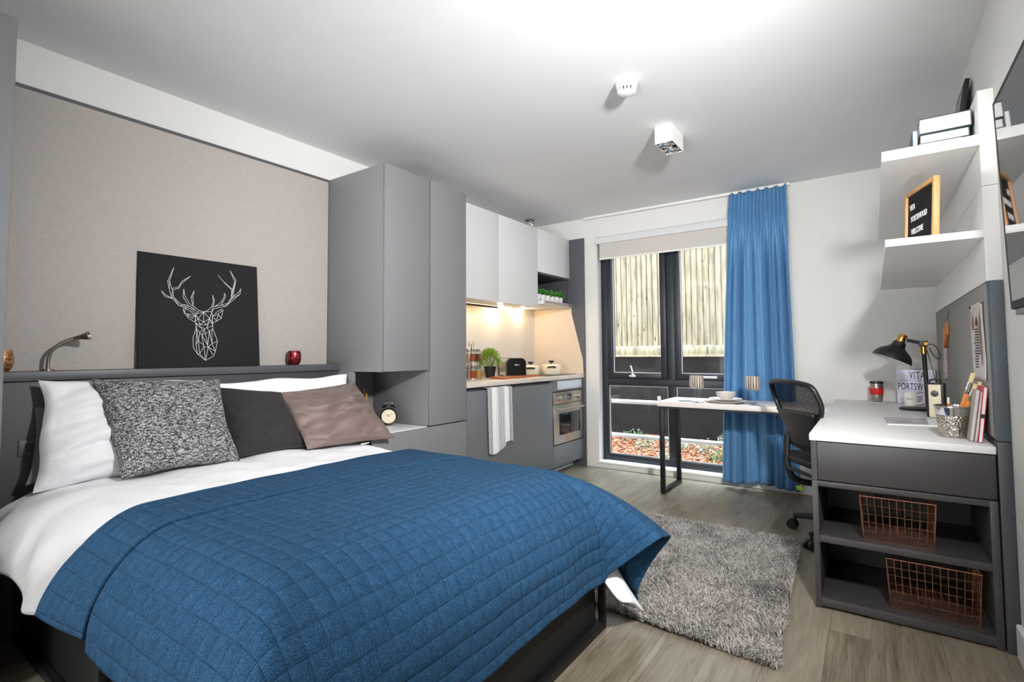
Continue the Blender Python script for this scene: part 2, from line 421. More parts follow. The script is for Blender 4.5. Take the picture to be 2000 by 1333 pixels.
for k in range(4200):
    x, y = random.uniform(-3.2, -0.3), random.uniform(4.9, 5.98); z = groundz(x, y) + random.uniform(0, 0.018)
    m_ = Matrix.Translation((x, y, z)) @ Matrix.Rotation(random.uniform(0, 6.28), 4, 'Z') @ Matrix.Rotation(random.uniform(-.6, .6), 4, 'X')
    l_, w_ = random.uniform(.010, .028), random.uniform(.004, .009); g.box(-l_, -w_, -.002, l_, w_, .002, mtx=m_)
setp(obj('bark_chips', g, 'bark', smooth=False), 'red-brown bark chips and fallen leaves on the ground outside the window', 'mulch', kind='stuff')
M['leaf_pale'] = mat('pale_leaf', '#8e9c86', 0.6, vary=0.25, nscale=60)
M['leaf_green'] = mat('green_leaf', '#4f6d3d', 0.6, vary=0.3, nscale=60)
def shrub(x, y, r, h, m, label, seed, n=150):
    random.seed(seed); g = G(); z0 = groundz(x, y)
    for k in range(n):
        a, rr, hh = random.uniform(0, 6.28), r * random.random() ** .6, h * random.random()
        p = Vector((x + rr * cos(a), y + rr * sin(a), z0 + hh * (1.1 - rr / r * .6)))
        L = random.uniform(.018, .034)
        m_ = Matrix.Translation(p) @ Matrix.Rotation(a, 4, 'Z') @ Matrix.Rotation(random.uniform(-1.2, .4), 4, 'Y') @ Matrix.Rotation(random.uniform(-.8, .8), 4, 'X')
        g.prism([(0, 0), (L * .5, L * .28), (L, 0), (L * .5, -L * .28)], .0015, m_)
    root = thing('ground_cover_plant', label, 'plant', (x, y, z0), group=None)
    obj('foliage', g, m, root, smooth=False)
    g = G()
    for k in range(7):
        a = k * .9; g.tube([(x, y, z0 - .01), (x + r * .5 * cos(a), y + r * .5 * sin(a), z0 + h * .6)], .002, 5)
    obj('stem', g, 'leaf_green', root)
shrub(-2.05, 5.45, .10, .15, 'leaf_pale', 'pale ground-cover plant in the bark behind the left lower pane', 1)
shrub(-1.72, 5.55, .11, .10, 'leaf_pale', 'low pale plant in the bark beside the table leg', 2)
shrub(-1.72, 5.05, .07, .10, 'leaf_pale', 'small pale plant close to the glass by the table leg', 3)
shrub(-1.43, 5.50, .11, .14, 'leaf_pale', 'pale plant in the bark just right of the window mullion', 4)
shrub(-1.28, 5.85, .12, .16, 'leaf_pale', 'pale plant at the foot of the dark wall behind the guard rail', 5)
shrub(-1.20, 5.25, .15, .12, 'leaf_green', 'green leafy plant in the bark behind the right lower pane', 6, 260)
shrub(-2.30, 5.75, .15, .12, 'leaf_green', 'green plant at the wall foot in the left corner of the window', 7)
shrub(-1.02, 5.05, .10, .08, 'leaf_pale', 'pale plant near the glass beside the blue curtain', 8)
M['rail_white'] = mat('white_rail', '#e3e6e4', 0.4)
gr = thing('guard_rail', 'white tubular guard rail with two bars outside the window', 'railing', (-1.5, 4.95, 0.03))
for z_ in (0.612, 0.27):
    g = G(); g.cyl((-2.6, 4.95, z_), (-0.5, 4.95, z_ + .004), 0.021, n=14); obj('bar', g, 'rail_white', gr)
for x_ in (-2.58, -0.52):
    g = G(); g.box(x_ - .02, 4.935, -0.02, x_ + .02, 4.975, .66, .004); obj('post', g, 'rail_white', gr)

# ------------------------------------------------------------------ left wall: wardrobe, wall panel, headboard
w = thing('wardrobe', 'tall grey wardrobe at the left edge beside the bed', 'wardrobe', (-2.63, -0.1, 0))
g = G(); g.box(-2.925, -0.65, 0.0, -2.365, 0.43, 2.257, .002); obj('body', g, 'grey', w)
g = G(); g.box(-2.365, -0.65, 0.08, -2.343, -0.113, 2.255, .002); obj('door', g, 'grey', w)
g = G(); g.box(-2.365, -0.109, 0.08, -2.343, 0.429, 2.255, .002); obj('door', g, 'grey', w)

t = NT('linen_wall_fabric'); v1 = t.coord('Object', (420, 420, 30)); v2 = t.coord('Object', (30, 30, 420))
f = t.math('ADD', t.math('MULTIPLY', t.noise(v1, 1.0, 2), 0.5), t.math('MULTIPLY', t.noise(v2, 1.0, 2), 0.5))
t.l(t.ramp(f, [(0.3, '#a9a29d'), (0.7, '#b9b3ae')]), t.b.inputs['Base Color']); t.b.inputs['Roughness'].default_value = 0.95
t.bump(f, 0.15, 0.0006); M['linen'] = t.m
p = thing('wall_panel', 'large taupe fabric wall panel above the headboard with a dark top edge', 'wall panel', (-2.92, 1.24, 1.04))
g = G(); g.box(-2.929, 0.435, 1.03, -2.908, 2.05, 2.243, .001); obj('fabric', g, 'linen', p)
g = G(); g.box(-2.929, 0.435, 2.243, -2.905, 2.05, 2.258); obj('edge_trim', g, 'grey_m', p)

hb = thing('headboard', 'dark grey headboard with a narrow ledge behind the bed', 'headboard', (-2.86, 1.24, 0))
g = G(); g.box(-2.928, 0.432, 0.0, -2.788, 2.048, 1.003, .002); obj('panel', g, 'charcoal', hb)
g = G(); g.box(-2.928, 0.432, 1.006, -2.779, 2.049, 1.045, .003); obj('ledge', g, 'grey_m', hb)
so = thing('wall_socket', 'dark socket plate on the headboard left of the pillows', 'socket', (-2.787, 0.60, 0.74))
g = G(); g.box(-2.790, 0.560, 0.708, -2.779, 0.650, 0.772, .003); obj('plate', g, 'grey_m', so)
g = G(); g.box(-2.780, 0.580, 0.722, -2.7775, 0.63, 0.758, .001); obj('socket_face', g, 'charcoal', so)

# deer canvas leaning on the wall
DEER=[[(1.141,0.510),(1.112,0.435),(1.119,0.393),(1.130,0.351),(1.162,0.314),(1.217,0.303),(1.241,0.276)],
[(1.141,0.510),(1.121,0.436),(1.129,0.400),(1.159,0.408),(1.178,0.443),(1.218,0.473)],
[(1.218,0.473),(1.175,0.429),(1.163,0.404),(1.134,0.392),(1.138,0.356),(1.170,0.322),(1.206,0.318),(1.234,0.302)],
[(1.112,0.435),(1.121,0.436),(1.119,0.393)],
[(1.129,0.400),(1.134,0.392),(1.130,0.351),(1.138,0.356)],
[(1.084,0.383),(1.098,0.357),(1.134,0.347)],
[(1.084,0.383),(1.105,0.362),(1.130,0.351)],
[(1.138,0.356),(1.147,0.339),(1.162,0.314),(1.198,0.319)],
[(1.185,0.403),(1.182,0.360),(1.204,0.322)],
[(1.185,0.403),(1.191,0.365),(1.214,0.325),(1.234,0.313)],
[(1.235,0.398),(1.218,0.361),(1.228,0.319),(1.234,0.313)],
[(1.235,0.398),(1.228,0.364),(1.230,0.326)],
[(1.218,0.361),(1.228,0.364)],
[(1.228,0.319),(1.254,0.297),(1.279,0.289)],
[(1.178,0.309),(1.214,0.314),(1.246,0.289)],
[(1.421,0.528),(1.452,0.479),(1.440,0.425),(1.434,0.382),(1.392,0.327),(1.334,0.311),(1.321,0.294)],
[(1.421,0.528),(1.437,0.489),(1.445,0.473),(1.423,0.386)],
[(1.356,0.496),(1.386,0.462),(1.424,0.430),(1.435,0.424),(1.452,0.479)],
[(1.356,0.496),(1.395,0.451),(1.426,0.424),(1.427,0.386),(1.406,0.346),(1.370,0.332),(1.330,0.320)],
[(1.435,0.424),(1.427,0.386)],
[(1.477,0.433),(1.472,0.402),(1.431,0.377),(1.406,0.346)],
[(1.477,0.433),(1.467,0.413),(1.422,0.376)],
[(1.472,0.402),(1.392,0.327),(1.370,0.334)],
[(1.389,0.399),(1.393,0.378),(1.370,0.334)],
[(1.389,0.399),(1.384,0.373),(1.365,0.343),(1.335,0.323)],
[(1.326,0.384),(1.335,0.355),(1.326,0.313),(1.321,0.299)],
[(1.326,0.384),(1.329,0.350),(1.319,0.317),(1.296,0.297),(1.279,0.289)],
[(1.180,0.300),(1.185,0.281),(1.205,0.252),(1.236,0.233),(1.241,0.262),(1.217,0.288),(1.192,0.303),(1.180,0.300)],
[(1.192,0.303),(1.187,0.277),(1.217,0.272),(1.241,0.262)],
[(1.205,0.252),(1.201,0.273),(1.223,0.253),(1.233,0.264)],
[(1.183,0.294),(1.187,0.277)],
[(1.378,0.305),(1.368,0.260),(1.324,0.231),(1.321,0.265),(1.347,0.294),(1.369,0.309),(1.378,0.305)],
[(1.321,0.265),(1.351,0.282),(1.368,0.260)],
[(1.342,0.245),(1.356,0.287),(1.378,0.305)],
[(1.342,0.245),(1.331,0.261)],
[(1.241,0.276),(1.251,0.252),(1.278,0.235),(1.308,0.255),(1.321,0.294),(1.279,0.289),(1.241,0.276)],
[(1.251,0.252),(1.279,0.289),(1.308,0.255)],
[(1.279,0.289),(1.278,0.235)],
[(1.241,0.276),(1.236,0.233),(1.251,0.252)],
[(1.321,0.294),(1.324,0.231),(1.308,0.255)],
[(1.241,0.276),(1.258,0.295)],
[(1.236,0.233),(1.242,0.227),(1.240,0.196)],
[(1.324,0.231),(1.323,0.203)],
[(1.278,0.235),(1.261,0.221),(1.294,0.220),(1.278,0.235)],
[(1.251,0.252),(1.261,0.221)],
[(1.240,0.227),(1.261,0.221),(1.259,0.208),(1.273,0.206),(1.281,0.198),(1.294,0.207),(1.307,0.239)],
[(1.308,0.255),(1.324,0.215),(1.294,0.207)],
[(1.294,0.220),(1.308,0.255)],
[(1.240,0.196),(1.225,0.152),(1.226,0.101),(1.246,0.066),(1.284,0.033),(1.325,0.057),(1.334,0.082),(1.346,0.136),(1.323,0.203)],
[(1.244,0.196),(1.258,0.181),(1.271,0.193),(1.265,0.208),(1.259,0.208)],
[(1.258,0.181),(1.268,0.166),(1.281,0.198)],
[(1.244,0.196),(1.249,0.135),(1.239,0.115),(1.246,0.066)],
[(1.258,0.181),(1.251,0.135),(1.278,0.113)],
[(1.251,0.135),(1.256,0.069),(1.277,0.106)],
[(1.246,0.066),(1.256,0.069),(1.284,0.033)],
[(1.268,0.166),(1.277,0.106),(1.284,0.033)],
[(1.281,0.198),(1.285,0.175),(1.291,0.149),(1.298,0.104),(1.284,0.033)],
[(1.306,0.185),(1.285,0.175),(1.268,0.166)],
[(1.306,0.185),(1.296,0.113)],
[(1.306,0.185),(1.318,0.122),(1.346,0.136)],
[(1.319,0.194),(1.318,0.122),(1.334,0.082),(1.298,0.104)],
[(1.294,0.207),(1.306,0.185),(1.323,0.203)],
[(1.277,0.106),(1.298,0.104),(1.321,0.064)],
[(1.244,0.196),(1.239,0.115)],
[(1.298,0.104),(1.318,0.122)],
[(1.244,0.196),(1.240,0.227),(1.259,0.208)],
[(1.268,0.166),(1.296,0.113)]]
M['canvas'] = mat('black_canvas', '#131114', 0.85, vary=0.08, nscale=300, bump=0.15)
M['white_ink'] = mat('white_line_paint', '#e8e8e8', 0.7)
TB = Vector((-2.852, 0, 1.0462)); DV = Vector((-.05, 0, .57)).normalized(); NV = Vector((DV.z, 0, -DV.x))
cv = thing('canvas_picture', 'black canvas with a white line drawing of a stag head leaning above the bed', 'picture', (-2.86, 1.28, 1.0455))
g = G(); mt = frame(TB + NV * -.022, (0, 1, 0), DV, NV)
g.box(.9835, 0, 0, 1.5745, .571, .022, .002, mt); obj('canvas', g, 'canvas', cv)
g = G()
for pl in DEER:
    for (a, b), (c, d) in zip(pl[:-1], pl[1:]):
        dx, dy = c - a, d - b; L = hypot(dx, dy)
        if L < .002: continue
        h = .0008; ux, uy = -dy / L * h, dx / L * h; ex, ey = dx / L * .0008, dy / L * .0008
        g.prism([(a - ex + ux, b - ey + uy), (a - ex - ux, b - ey - uy), (c + ex - ux, d + ey - uy), (c + ex + ux, d + ey + uy)], .0012, frame(TB + NV * .0001, (0, 1, 0), DV, NV))
obj('stag_drawing', g, 'white_ink', cv, smooth=False)

# reading lamp on the ledge
rl = thing('reading_lamp', 'satin nickel gooseneck reading lamp on the headboard ledge', 'lamp', (-2.84, 0.655, 1.045))
g = G(); g.lathe([(0, 0), (.026, 0), (.026, .004), (.012, .007), (0, .007)], (-2.845, .655, 1.045)); obj('base', g, 'nickel', rl)
pts = catmull([(-2.845, .655, 1.05), (-2.843, .655, 1.09), (-2.838, .662, 1.125), (-2.828, .684, 1.155), (-2.818, .708, 1.172), (-2.808, .732, 1.184)], 6)
g = G(); g.tube(pts, .0072, 10); obj('stem', g, 'nickel', rl)
g = G(); d = Vector((.03, .045, .012)).normalized(); a = Vector((-2.809, .729, 1.183)); b = a + d * .062
q = Vector((0, 0, 1)).rotation_difference(d).to_matrix().to_4x4(); q.translation = a
g.lathe([(0, 0), (.0075, 0), (.009, .015), (.0125, .030), (.0185, .053), (.0175, .054), (.012, .040), (0, .035)], n=24, mtx=q); obj('lamp_head', g, 'nickel', rl)

def mosaic(name, c1, c2, scale=110):
    t = NT(name); vo = t.n('ShaderNodeTexVoronoi'); vo.inputs['Scale'].default_value = scale; t.l(t.coord('Object'), vo.inputs['Vector'])
    t.l(t.ramp(vo.outputs['Color'], [(0.2, c1), (0.8, c2)]), t.b.inputs['Base Color'])
    t.b.inputs['Metallic'].default_value = 0.75; t.b.inputs['Roughness'].default_value = 0.22; t.bump(vo.outputs['Distance'], .7, .002); return t.m
M['mosaic_gold'] = mosaic('copper_mosaic_glass', '#8a4a24', '#e2b183', 130)
M['mosaic_red'] = mosaic('red_mosaic_glass', '#4e0f14', '#96333a', 60)
def candle(loc, m, label, s):
    k = thing('candle_holder', label, 'candle holder', loc)
    pr = [(0, 0), (.024, 0), (.034, .012), (.040, .036), (.039, .058), (.033, .084), (.030, .085), (.035, .058), (.036, .036), (.031, .016), (0, .010)]
    g = G(); g.lathe([(r * s, z * s) for r, z in pr], loc, 28); obj('glass_cup', g, m, k)
    g = G(); g.cyl((loc[0], loc[1], loc[2] + .012 * s), (loc[0], loc[1], loc[2] + .042 * s), .026 * s, n=20); obj('candle', g, 'white_china', k)
candle((-2.862, .513, 1.0455), 'mosaic_gold', 'copper mosaic glass candle holder at the left end of the ledge', 1.03)
candle((-2.855, 1.787, 1.0455), 'mosaic_red', 'dark red mosaic glass candle holder right of the stag picture', 1.0)

# ------------------------------------------------------------------ bed
BX0, BX1, BY0, BY1 = -2.775, -0.915, 0.56, 1.955
bed = thing('bed', 'low double bed with an open black frame against the headboard', 'bed', (-1.85, 1.25, 0))
g = G()
g.box(BX0, BY0, .27, BX1, BY1, .315, .003)
for (x, y) in ((BX1 - .025, BY0), (BX1 - .025, BY1 - .025), (BX0, BY0), (BX0, BY1 - .025), (-1.87, BY0), (-1.87, BY1 - .025)): g.box(x, y, 0, x + .025, y + .025, .27, .002)
for y in (BY0, BY1 - .025): g.box(BX0 + .025, y, 0, BX1 - .025, y + .025, .028, .002)
g.box(BX1 - .025, BY0 + .025, 0, BX1, BY1 - .025, .028, .002)
g.box(BX1 - .025, BY0 + .025, .24, BX1, BY1 - .025, .27, .002)
obj('bed_frame', g, 'bed_black', bed)
g = G(); g.box(BX0 + .045, BY0 + .028, .002, BX1 - .035, BY1 - .028, .262); obj('black_infill', g, 'bed_black', bed)  # solid black block added so the space under the bed stays dark
g = G(); g.box(BX0 + .005, BY0 + .06, .315, BX1 - .10, BY1 - .03, .52, .07, seg=5); obj('mattress', g, 'lilac', bed)

A0, B0, B1 = -1.14, .70, 1.84           # where the top starts to roll over: foot, near side, far side
CR = {'near': .20, 'foot': .24, 'far': .17}
def sst(a, b, x): x = min(1, max(0, (x - a) / (b - a))); return x * x * (3 - 2 * x)
def hang(d, r, fl):
    if d < r * pi / 2: a = d / r; return r * sin(a), r * (1 - cos(a))
    e = d - r * pi / 2; return r + fl * e, r + e
def drape(a, b, z0, lift, fflare=.10, ear=1.0, nflare=.06, cflare=.42, clo=15):
    """a, b: flat position on the cloth (metres, along the bed and across it); returns the draped point"""
    da = max(0, a - A0); dn = max(0, B0 - b); df = max(0, b - B1)
    x, y = min(a, A0), min(max(b, B0), B1)
    crown = .018 * (1 - ((min(max(b, .5), 2.0) - 1.25) / .75) ** 2) + .008 * nz(a, b, 1, 2.2) + .004 * nz(a, b, 5, 6)
    z = z0 + crown
    sd, d2, cx = (df, df, 1) if df > 0 else (dn, dn, -1)
    if da > 0 and sd > 0 and cx < 0:
        o1, h1 = hang(da, CR['foot'], fflare); o2, h2 = hang(sd, CR['near'], nflare)
        k1, k2 = min(1, h1 / .2), min(1, h2 / .2)
        return Vector((x + o1 + lift * k1, y - o2 - lift * k2, z - (h1 ** 3 + h2 ** 3) ** (1 / 3) + lift * (1 - max(k1, k2))))
    if da > 0 and sd > 0:
        d = hypot(da, sd); ph = atan2(sd, da); r = CR['foot'] * cos(ph) ** 2 + CR['far' if cx > 0 else 'near'] * sin(ph) ** 2
        pd = math.degrees(ph)
        o, dn_ = hang(d, r, fflare + (cflare * sst(clo, clo + 23, pd) * (1 - sst(50, 75, pd)) if cx > 0 else 0))
        if cx > 0:
            w_ = ear * sst(-1, 9, pd) * (1 - sst(22, 38, pd))
            o = o * (1 - w_) + d * .9 * w_; dn_ = dn_ * (1 - w_) + d * (.08 + .60 * d) * w_
        return Vector((x + (o + lift) * cos(ph), y + cx * (o + lift) * sin(ph), z - dn_ + lift * .6))
    if da > 0:
        o, dn_ = hang(da, CR['foot'], fflare); k = min(1, dn_ / .2)
        o += .012 * k * nz(b, 0, 2, 5)
        return Vector((x + o + lift * k, y, z - dn_ + lift * (1 - k)))
    if sd > 0:
        o, dn_ = hang(sd, CR['far' if cx > 0 else 'near'], nflare); k = min(1, dn_ / .2)
        o += .012 * k * nz(a, 7, 2, 4)
        return Vector((x, y + cx * (o + lift * k), z - dn_ + lift * (1 - k)))
    return Vector((x, y, z + lift))

# duvet
def duv(u, v):
    b = B0 - .385 + (B1 + .33 - B0 + .385) * v; a = -2.72 + (A0 + .42 + .13 * sst(1.80, 1.92, b) + 2.72) * u; b = max(b, B0 - .385 + .14 * sst(-2.05, -1.85, a) + .02 * v)
    wh = 1 - .09 * sst(-2.15, -2.5, a); p = drape(a, 1.27 + (b - 1.27) * wh, .590 - .020 * sst(-2.05, -1.9, a), 0, .06, 0, .06, .55, -8); p.y = 1.27 + (p.y - 1.27) / wh
    if p.x < -2.31: p.y = max(p.y, .455 + .012 * sin(a * 30))
    s_ = max(0, min(1, (B0 + .05 - b) / .12)) * max(0, min(1, (-1.9 - a) / .1))
    p.z += .012 * nz(a * 1.2, b * 2.5, 9, 3.2) + .006 * nz(a, b, 4, 11) * (1 if a < -1.9 else 0)
    p.y += s_ * (.02 * sin(a * 21 + 3 * nz(a, 0, 0, 3)) + .015 * nz(a, b, 8, 9))
    if u < .03: p.z -= .03 * (1 - u / .03)
    return p
g = G(); g.grid(duv, 150, 150)
o = obj('duvet', g, 'white_cloth', base=(-1.85, 1.25, .58), solid=.012)
setp(o, 'white cotton duvet under the blue quilt, its top end turned towards the pillows', 'duvet')

# quilt
t = NT('quilted_blue_cotton'); uv = t.n('ShaderNodeUVMap'); sx = t.n('ShaderNodeSeparateXYZ'); t.l(uv.outputs[0], sx.inputs[0])
sq = lambda ax: t.math('POWER', t.math('ABSOLUTE', t.math('SINE', t.math('MULTIPLY', ax, pi / .048))), .35)
hh = t.math('MULTIPLY', sq(sx.outputs[0]), sq(sx.outputs[1]))
vv = t.coord('Object'); fn = t.noise(vv, 420, 3, .7); fm = t.noise(vv, 55, 3)
hgt = t.math('ADD', hh, t.math('ADD', t.math('MULTIPLY', fn, .10), t.math('MULTIPLY', fm, .07)))
mel = t.math('ADD', t.math('MULTIPLY', fn, .88), t.math('MULTIPLY', fm, .12))
c1 = t.ramp(mel, [(.34, '#0f273c'), (.5, '#1e3e5a'), (.66, '#366288')])
t.l(c1, t.b.inputs['Base Color']); t.b.inputs['Roughness'].default_value = .9; t.b.inputs['Specular IOR Level'].default_value = .15
t.bump(hgt, .8, .009); M['quilt'] = t.m
HEAD0, SEAM, FOOT, NEAR, FAR = -1.955, -1.68, A0 + .50, B0 - .36, B1 + .42
qt = thing('quilt', 'blue quilted bedspread with a folded top band over the bed', 'bedspread', (-1.3, 1.25, .60))
def seamx(b): return SEAM + .14 * max(0, (b - 1.2) / .8) ** 1.3
def q_main(u, v):
    b = NEAR + (FAR - NEAR) * v; s0 = seamx(b) - .05; a = s0 + (FOOT - s0) * u; return a, b
def q_band(u, v):
    b = NEAR + .03 + (FAR - NEAR - .03) * v; h = HEAD0; s1 = seamx(b) - .004; return h + (s1 - h) * u, b
def body_pt(u, v):
    a, b = q_main(u, v); e = sst(.002, .009, a - seamx(b))
    return drape(a, b, .594, -.010 + .030 * e)
def umap(u): return u * .4 if u < .2 else .08 + (u - .2) / .8 * .92
g = G(); g.grid(lambda u, v: body_pt(umap(u), v), 170, 190, lambda u, v: q_main(umap(u), v))
o = obj('quilt_body', g, 'quilt', qt, solid=.007)
def band_pt(u, v):
    a, b = q_band(u, v); e = 1; e2 = min(1, (a - HEAD0) / .012)
    p = drape(a, b, .594, -.012 + .034 * (.4 + .6 * e2))
    k = max(0, (B0 - .17 - b) / .2); p.y -= .05 * k * max(0, (SEAM - a) / .3)
    return p
g = G(); g.grid(lambda u, v: band_pt(1 - umap(1 - u), v), 60, 190, lambda u, v: q_band(1 - umap(1 - u), v))
o = obj('folded_band', g, 'quilt', qt, solid=.011)
# ------------------------------------------------------------------ pillows and cushions
def pillow_pt(c, T, u, v, side, pinch, puff, wr, seed, nrm):
    bl, br, tr, tl = c
    U = 4 * u * (1 - u); V = 4 * v * (1 - v)
    uu = .5 + (u - .5) * (1 - pinch * V); vv = .5 + (v - .5) * (1 - pinch * U)
    p = bl * (1 - uu) * (1 - vv) + br * uu * (1 - vv) + tr * uu * vv + tl * (1 - uu) * vv
    h = T * (U * V) ** puff
    q = v + .25 * nz(u * 1.7, v * 2, seed + 5); w_ = wr * (nz(u * 1.8, q * 6.5, seed, 1.0) - .9 * max(0, .25 - abs(nz(u * 1.3, q * 5, seed + 3, 1.0))) * 2.2 + .35 * nz(u * 6, q * 13, seed + 3, 1.0)) * min(1, 5 * U * V)
    return p + nrm * side * (h + w_)
def pillow(name, label, cat, corners, T, m, pinch=.06, puff=.42, wr=.006, seed=0, back=.8, group=None, back_m=None, edge=.004):
    c = [Vector(p) for p in corners]
    nrm = (c[1] - c[0]).cross(c[3] - c[0]).normalized()
    if nrm.x < 0: nrm = -nrm
    n = 44; g = G()
    ex_, ey_ = (c[1] - c[0]).normalized(), (c[3] - c[0]).normalized()
    def ew(u, v): return ey_ * edge * nz(u * 3.3, seed, 1) * abs(2 * v - 1) ** 2 * 2 + ex_ * edge * nz(v * 3.3, seed, 4) * abs(2 * u - 1) ** 2 * 2
    F = g.grid(lambda u, v: pillow_pt(c, T, u, v, 1, pinch, puff, wr, seed, nrm) + ew(u, v), n, n, lambda u, v: (u, v))
    Bk = g.grid(lambda u, v: pillow_pt(c, T * back, u, v, -1, pinch, puff, wr * .5, seed + 9, nrm) + ew(u, v), n, n, lambda u, v: (u, v))
    bmesh.ops.remove_doubles(g.bm, verts=g.bm.verts, dist=.0004)
    lo = min((p.z for p in c)); ctr = sum(c, Vector()) / 4
    o = obj(name, g, m, base=(ctr.x, ctr.y, lo), angle=60)
    if back_m:
        o.data.materials.append(M[back_m])
        for f in o.data.polygons:
            if f.normal.dot(nrm) < -.12: f.material_index = 1
    return setp(o, label, cat, group)
# tweed
t = NT('black_and_white_boucle'); v = t.coord('Object', (1, 1, 1)); dist = t.n('ShaderNodeTexNoise'); dist.inputs['Scale'].default_value = 90
f = t.noise(v, 230, 3, .65); f2 = t.noise(t.coord('Object', (1, .35, 1)), 150, 2, .6)
fm = t.math('ADD', t.math('MULTIPLY', f, .6), t.math('MULTIPLY', f2, .4))
t.l(t.ramp(fm, [(.42, '#161617'), (.50, '#5f5f61'), (.56, '#a9a8a6'), (.68, '#cfcdc9')]), t.b.inputs['Base Color']); t.b.inputs['Roughness'].default_value = 1
t.bump(fm, .9, .006); M['boucle'] = t.m
t = NT('charcoal_velvet'); f = t.noise(t.coord('Object'), 22, 5, .6)
t.l(t.ramp(f, [(.3, '#131114'), (.7, '#262326')]), t.b.inputs['Base Color']); t.b.inputs['Roughness'].default_value = .85
t.b.inputs['Sheen Weight'].default_value = .12; t.bump(f, .2, .003); M['velvet'] = t.m
t = NT('mauve_brown_satin'); f = t.noise(t.coord('Object', (1, 1, 4)), 12, 4)
t.l(t.ramp(f, [(.3, '#62524c'), (.7, '#705f58')]), t.b.inputs['Base Color']); t.b.inputs['Roughness'].default_value = .55; t.b.inputs['Sheen Weight'].default_value = .2
t.bump(f, .08, .003); M['satin'] = t.m

pillow('pillow', 'dark grey pillow behind the front left white pillow against the headboard', 'pillow',
       [(-2.66, .560, .615), (-2.66, 1.06, .615), (-2.76, 1.08, .93), (-2.76, .60, .90)], .05, 'grey_cloth', seed=21, back=.2)
pillow('pillow', 'white pillow standing left behind the black and white cushion', 'pillow',
       [(-2.585, .565, .595), (-2.56, 1.18, .615), (-2.68, 1.20, .985), (-2.71, .603, 1.012)], .095, 'pillow_cotton', pinch=.05, wr=.030, seed=3, back=.3, edge=.012)
pillow('pillow', 'white pillow on the right behind the charcoal and mauve cushions', 'pillow',
       [(-2.60, 1.22, .625), (-2.58, 2.02, .625), (-2.70, 2.045, .985), (-2.715, 1.20, .965)], .045, 'pillow_cotton', pinch=.035, wr=.018, seed=5, back=.35, edge=.010)
pillow('cushion', 'black and white boucle cushion, the largest on the bed', 'cushion',
       [(-2.455, .792, .615), (-2.395, 1.236, .618), (-2.575, 1.225, .990), (-2.655, .745, 1.014)], .085, 'boucle', pinch=.07, seed=1, wr=.004, back_m='velvet')
pillow('cushion', 'charcoal velvet cushion in the middle of the row', 'cushion',
       [(-2.47, 1.25, .618), (-2.455, 1.63, .618), (-2.63, 1.57, .905), (-2.70, 1.25, .95)], .065, 'velvet', pinch=.06, seed=2, wr=.004)
o = pillow('cushion', 'mauve brown satin cushion tipped over at the right end of the row', 'cushion',
       [(-2.385, 1.575, .622), (-2.265, 2.055, .622), (-2.61, 2.035, .935), (-2.655, 1.555, .90)], .07, 'satin', pinch=.05, seed=8, wr=.030, edge=.008)
g = G(); g.prism([(0, 0), (.045, 0), (.045, .016), (0, .016)], .0015, frame((-2.29, 1.83, .617), (.30, .95, .06), (.5, -.2, .3)))
obj('care_label', g, 'white_cloth', o)

# ------------------------------------------------------------------ cabinets on the left wall
XF = -2.359
c = thing('wall_cabinet', 'tall grey cupboard hanging above the bedside niche', 'cabinet', (-2.65, 2.24, 1.0))
g = G(); g.box(-2.928, 2.052, 1.0, XF - .022, 2.431, 2.257, .001); g.box(-2.928, 2.052, .0, -2.64, 2.068, 1.0)
g.box(-2.928, 2.068, .64, -2.908, 2.431, 1.0); obj('body', g, 'grey', c)
g = G(); g.box(XF - .020, 2.055, 1.002, XF, 2.430, 2.256, .002); obj('door', g, 'grey', c)
c = thing('tall_cabinet', 'full-height grey cabinet between the bedside niche and the kitchen', 'cabinet', (-2.65, 2.62, .64))
g = G(); g.box(-2.928, 2.434, .640, XF - .022, 2.803, 2.257, .001); obj('body', g, 'grey', c)
g = G(); g.box(XF - .020, 2.441, .641, XF, 2.802, 2.256, .002); obj('door', g, 'grey', c)
c = thing('bedside_cabinet', 'low grey bedside cabinet with a white top in the niche', 'cabinet', (-2.65, 2.4, 0))
g = G(); g.box(-2.928, 2.070, .0, XF - .022, 2.803, .618, .001); obj('body', g, 'grey', c)
g = G(); g.box(XF - .020, 1.975, .06, XF, 2.802, .634, .002); obj('drawer', g, 'grey', c)
g = G(); g.box(-2.907, 2.070, .619, XF - .022, 2.432, .6385, .001); obj('top', g, 'white_lam', c)
# alarm clock
ck = thing('alarm_clock', 'black twin-bell alarm clock with a cream dial on the bedside top', 'clock', (-2.62, 2.32, .6385))
cx, cy, cz, R = -2.625, 2.325, .6385 + .060, .053
dirc = Vector((.755, -.655, .02)).normalized(); side = Vector((.655, .755, 0)); up = Vector((0, 0, 1))
mt = frame((cx, cy, cz), side, up, dirc)
def put(g): bmesh.ops.transform(g.bm, matrix=mt, verts=g.bm.verts); return g
g = G(); g.lathe([(0, -.028), (R * .9, -.026), (R, -.018), (R, .016), (R * .97, .020), (R * .88, .020), (R * .88, .012), (0, .012)], n=40); obj('case', put(g), 'black_gloss', ck)
g = G(); g.lathe([(0, .0125), (R * .87, .0125), (R * .87, .014), (0, .014)], n=40); obj('dial', put(g), 'cream', ck)
g = G()
for ang, L, w_ in ((118, .020, .0016), (62, .029, .0012)):
    a = radians(ang); dx, dy = cos(a), sin(a) * .55
    l_ = hypot(dx, dy); dx, dy = dx / l_, dy / l_
    g.prism([(-dy * w_, dx * w_), (dy * w_, -dx * w_), (dx * L + dy * w_, dy * L - dx * w_), (dx * L - dy * w_, dy * L + dx * w_)], .001, Matrix.Translation((0, 0, .0145)))
g.cyl((0, 0, .0142), (0, 0, .0165), .0022, n=10)
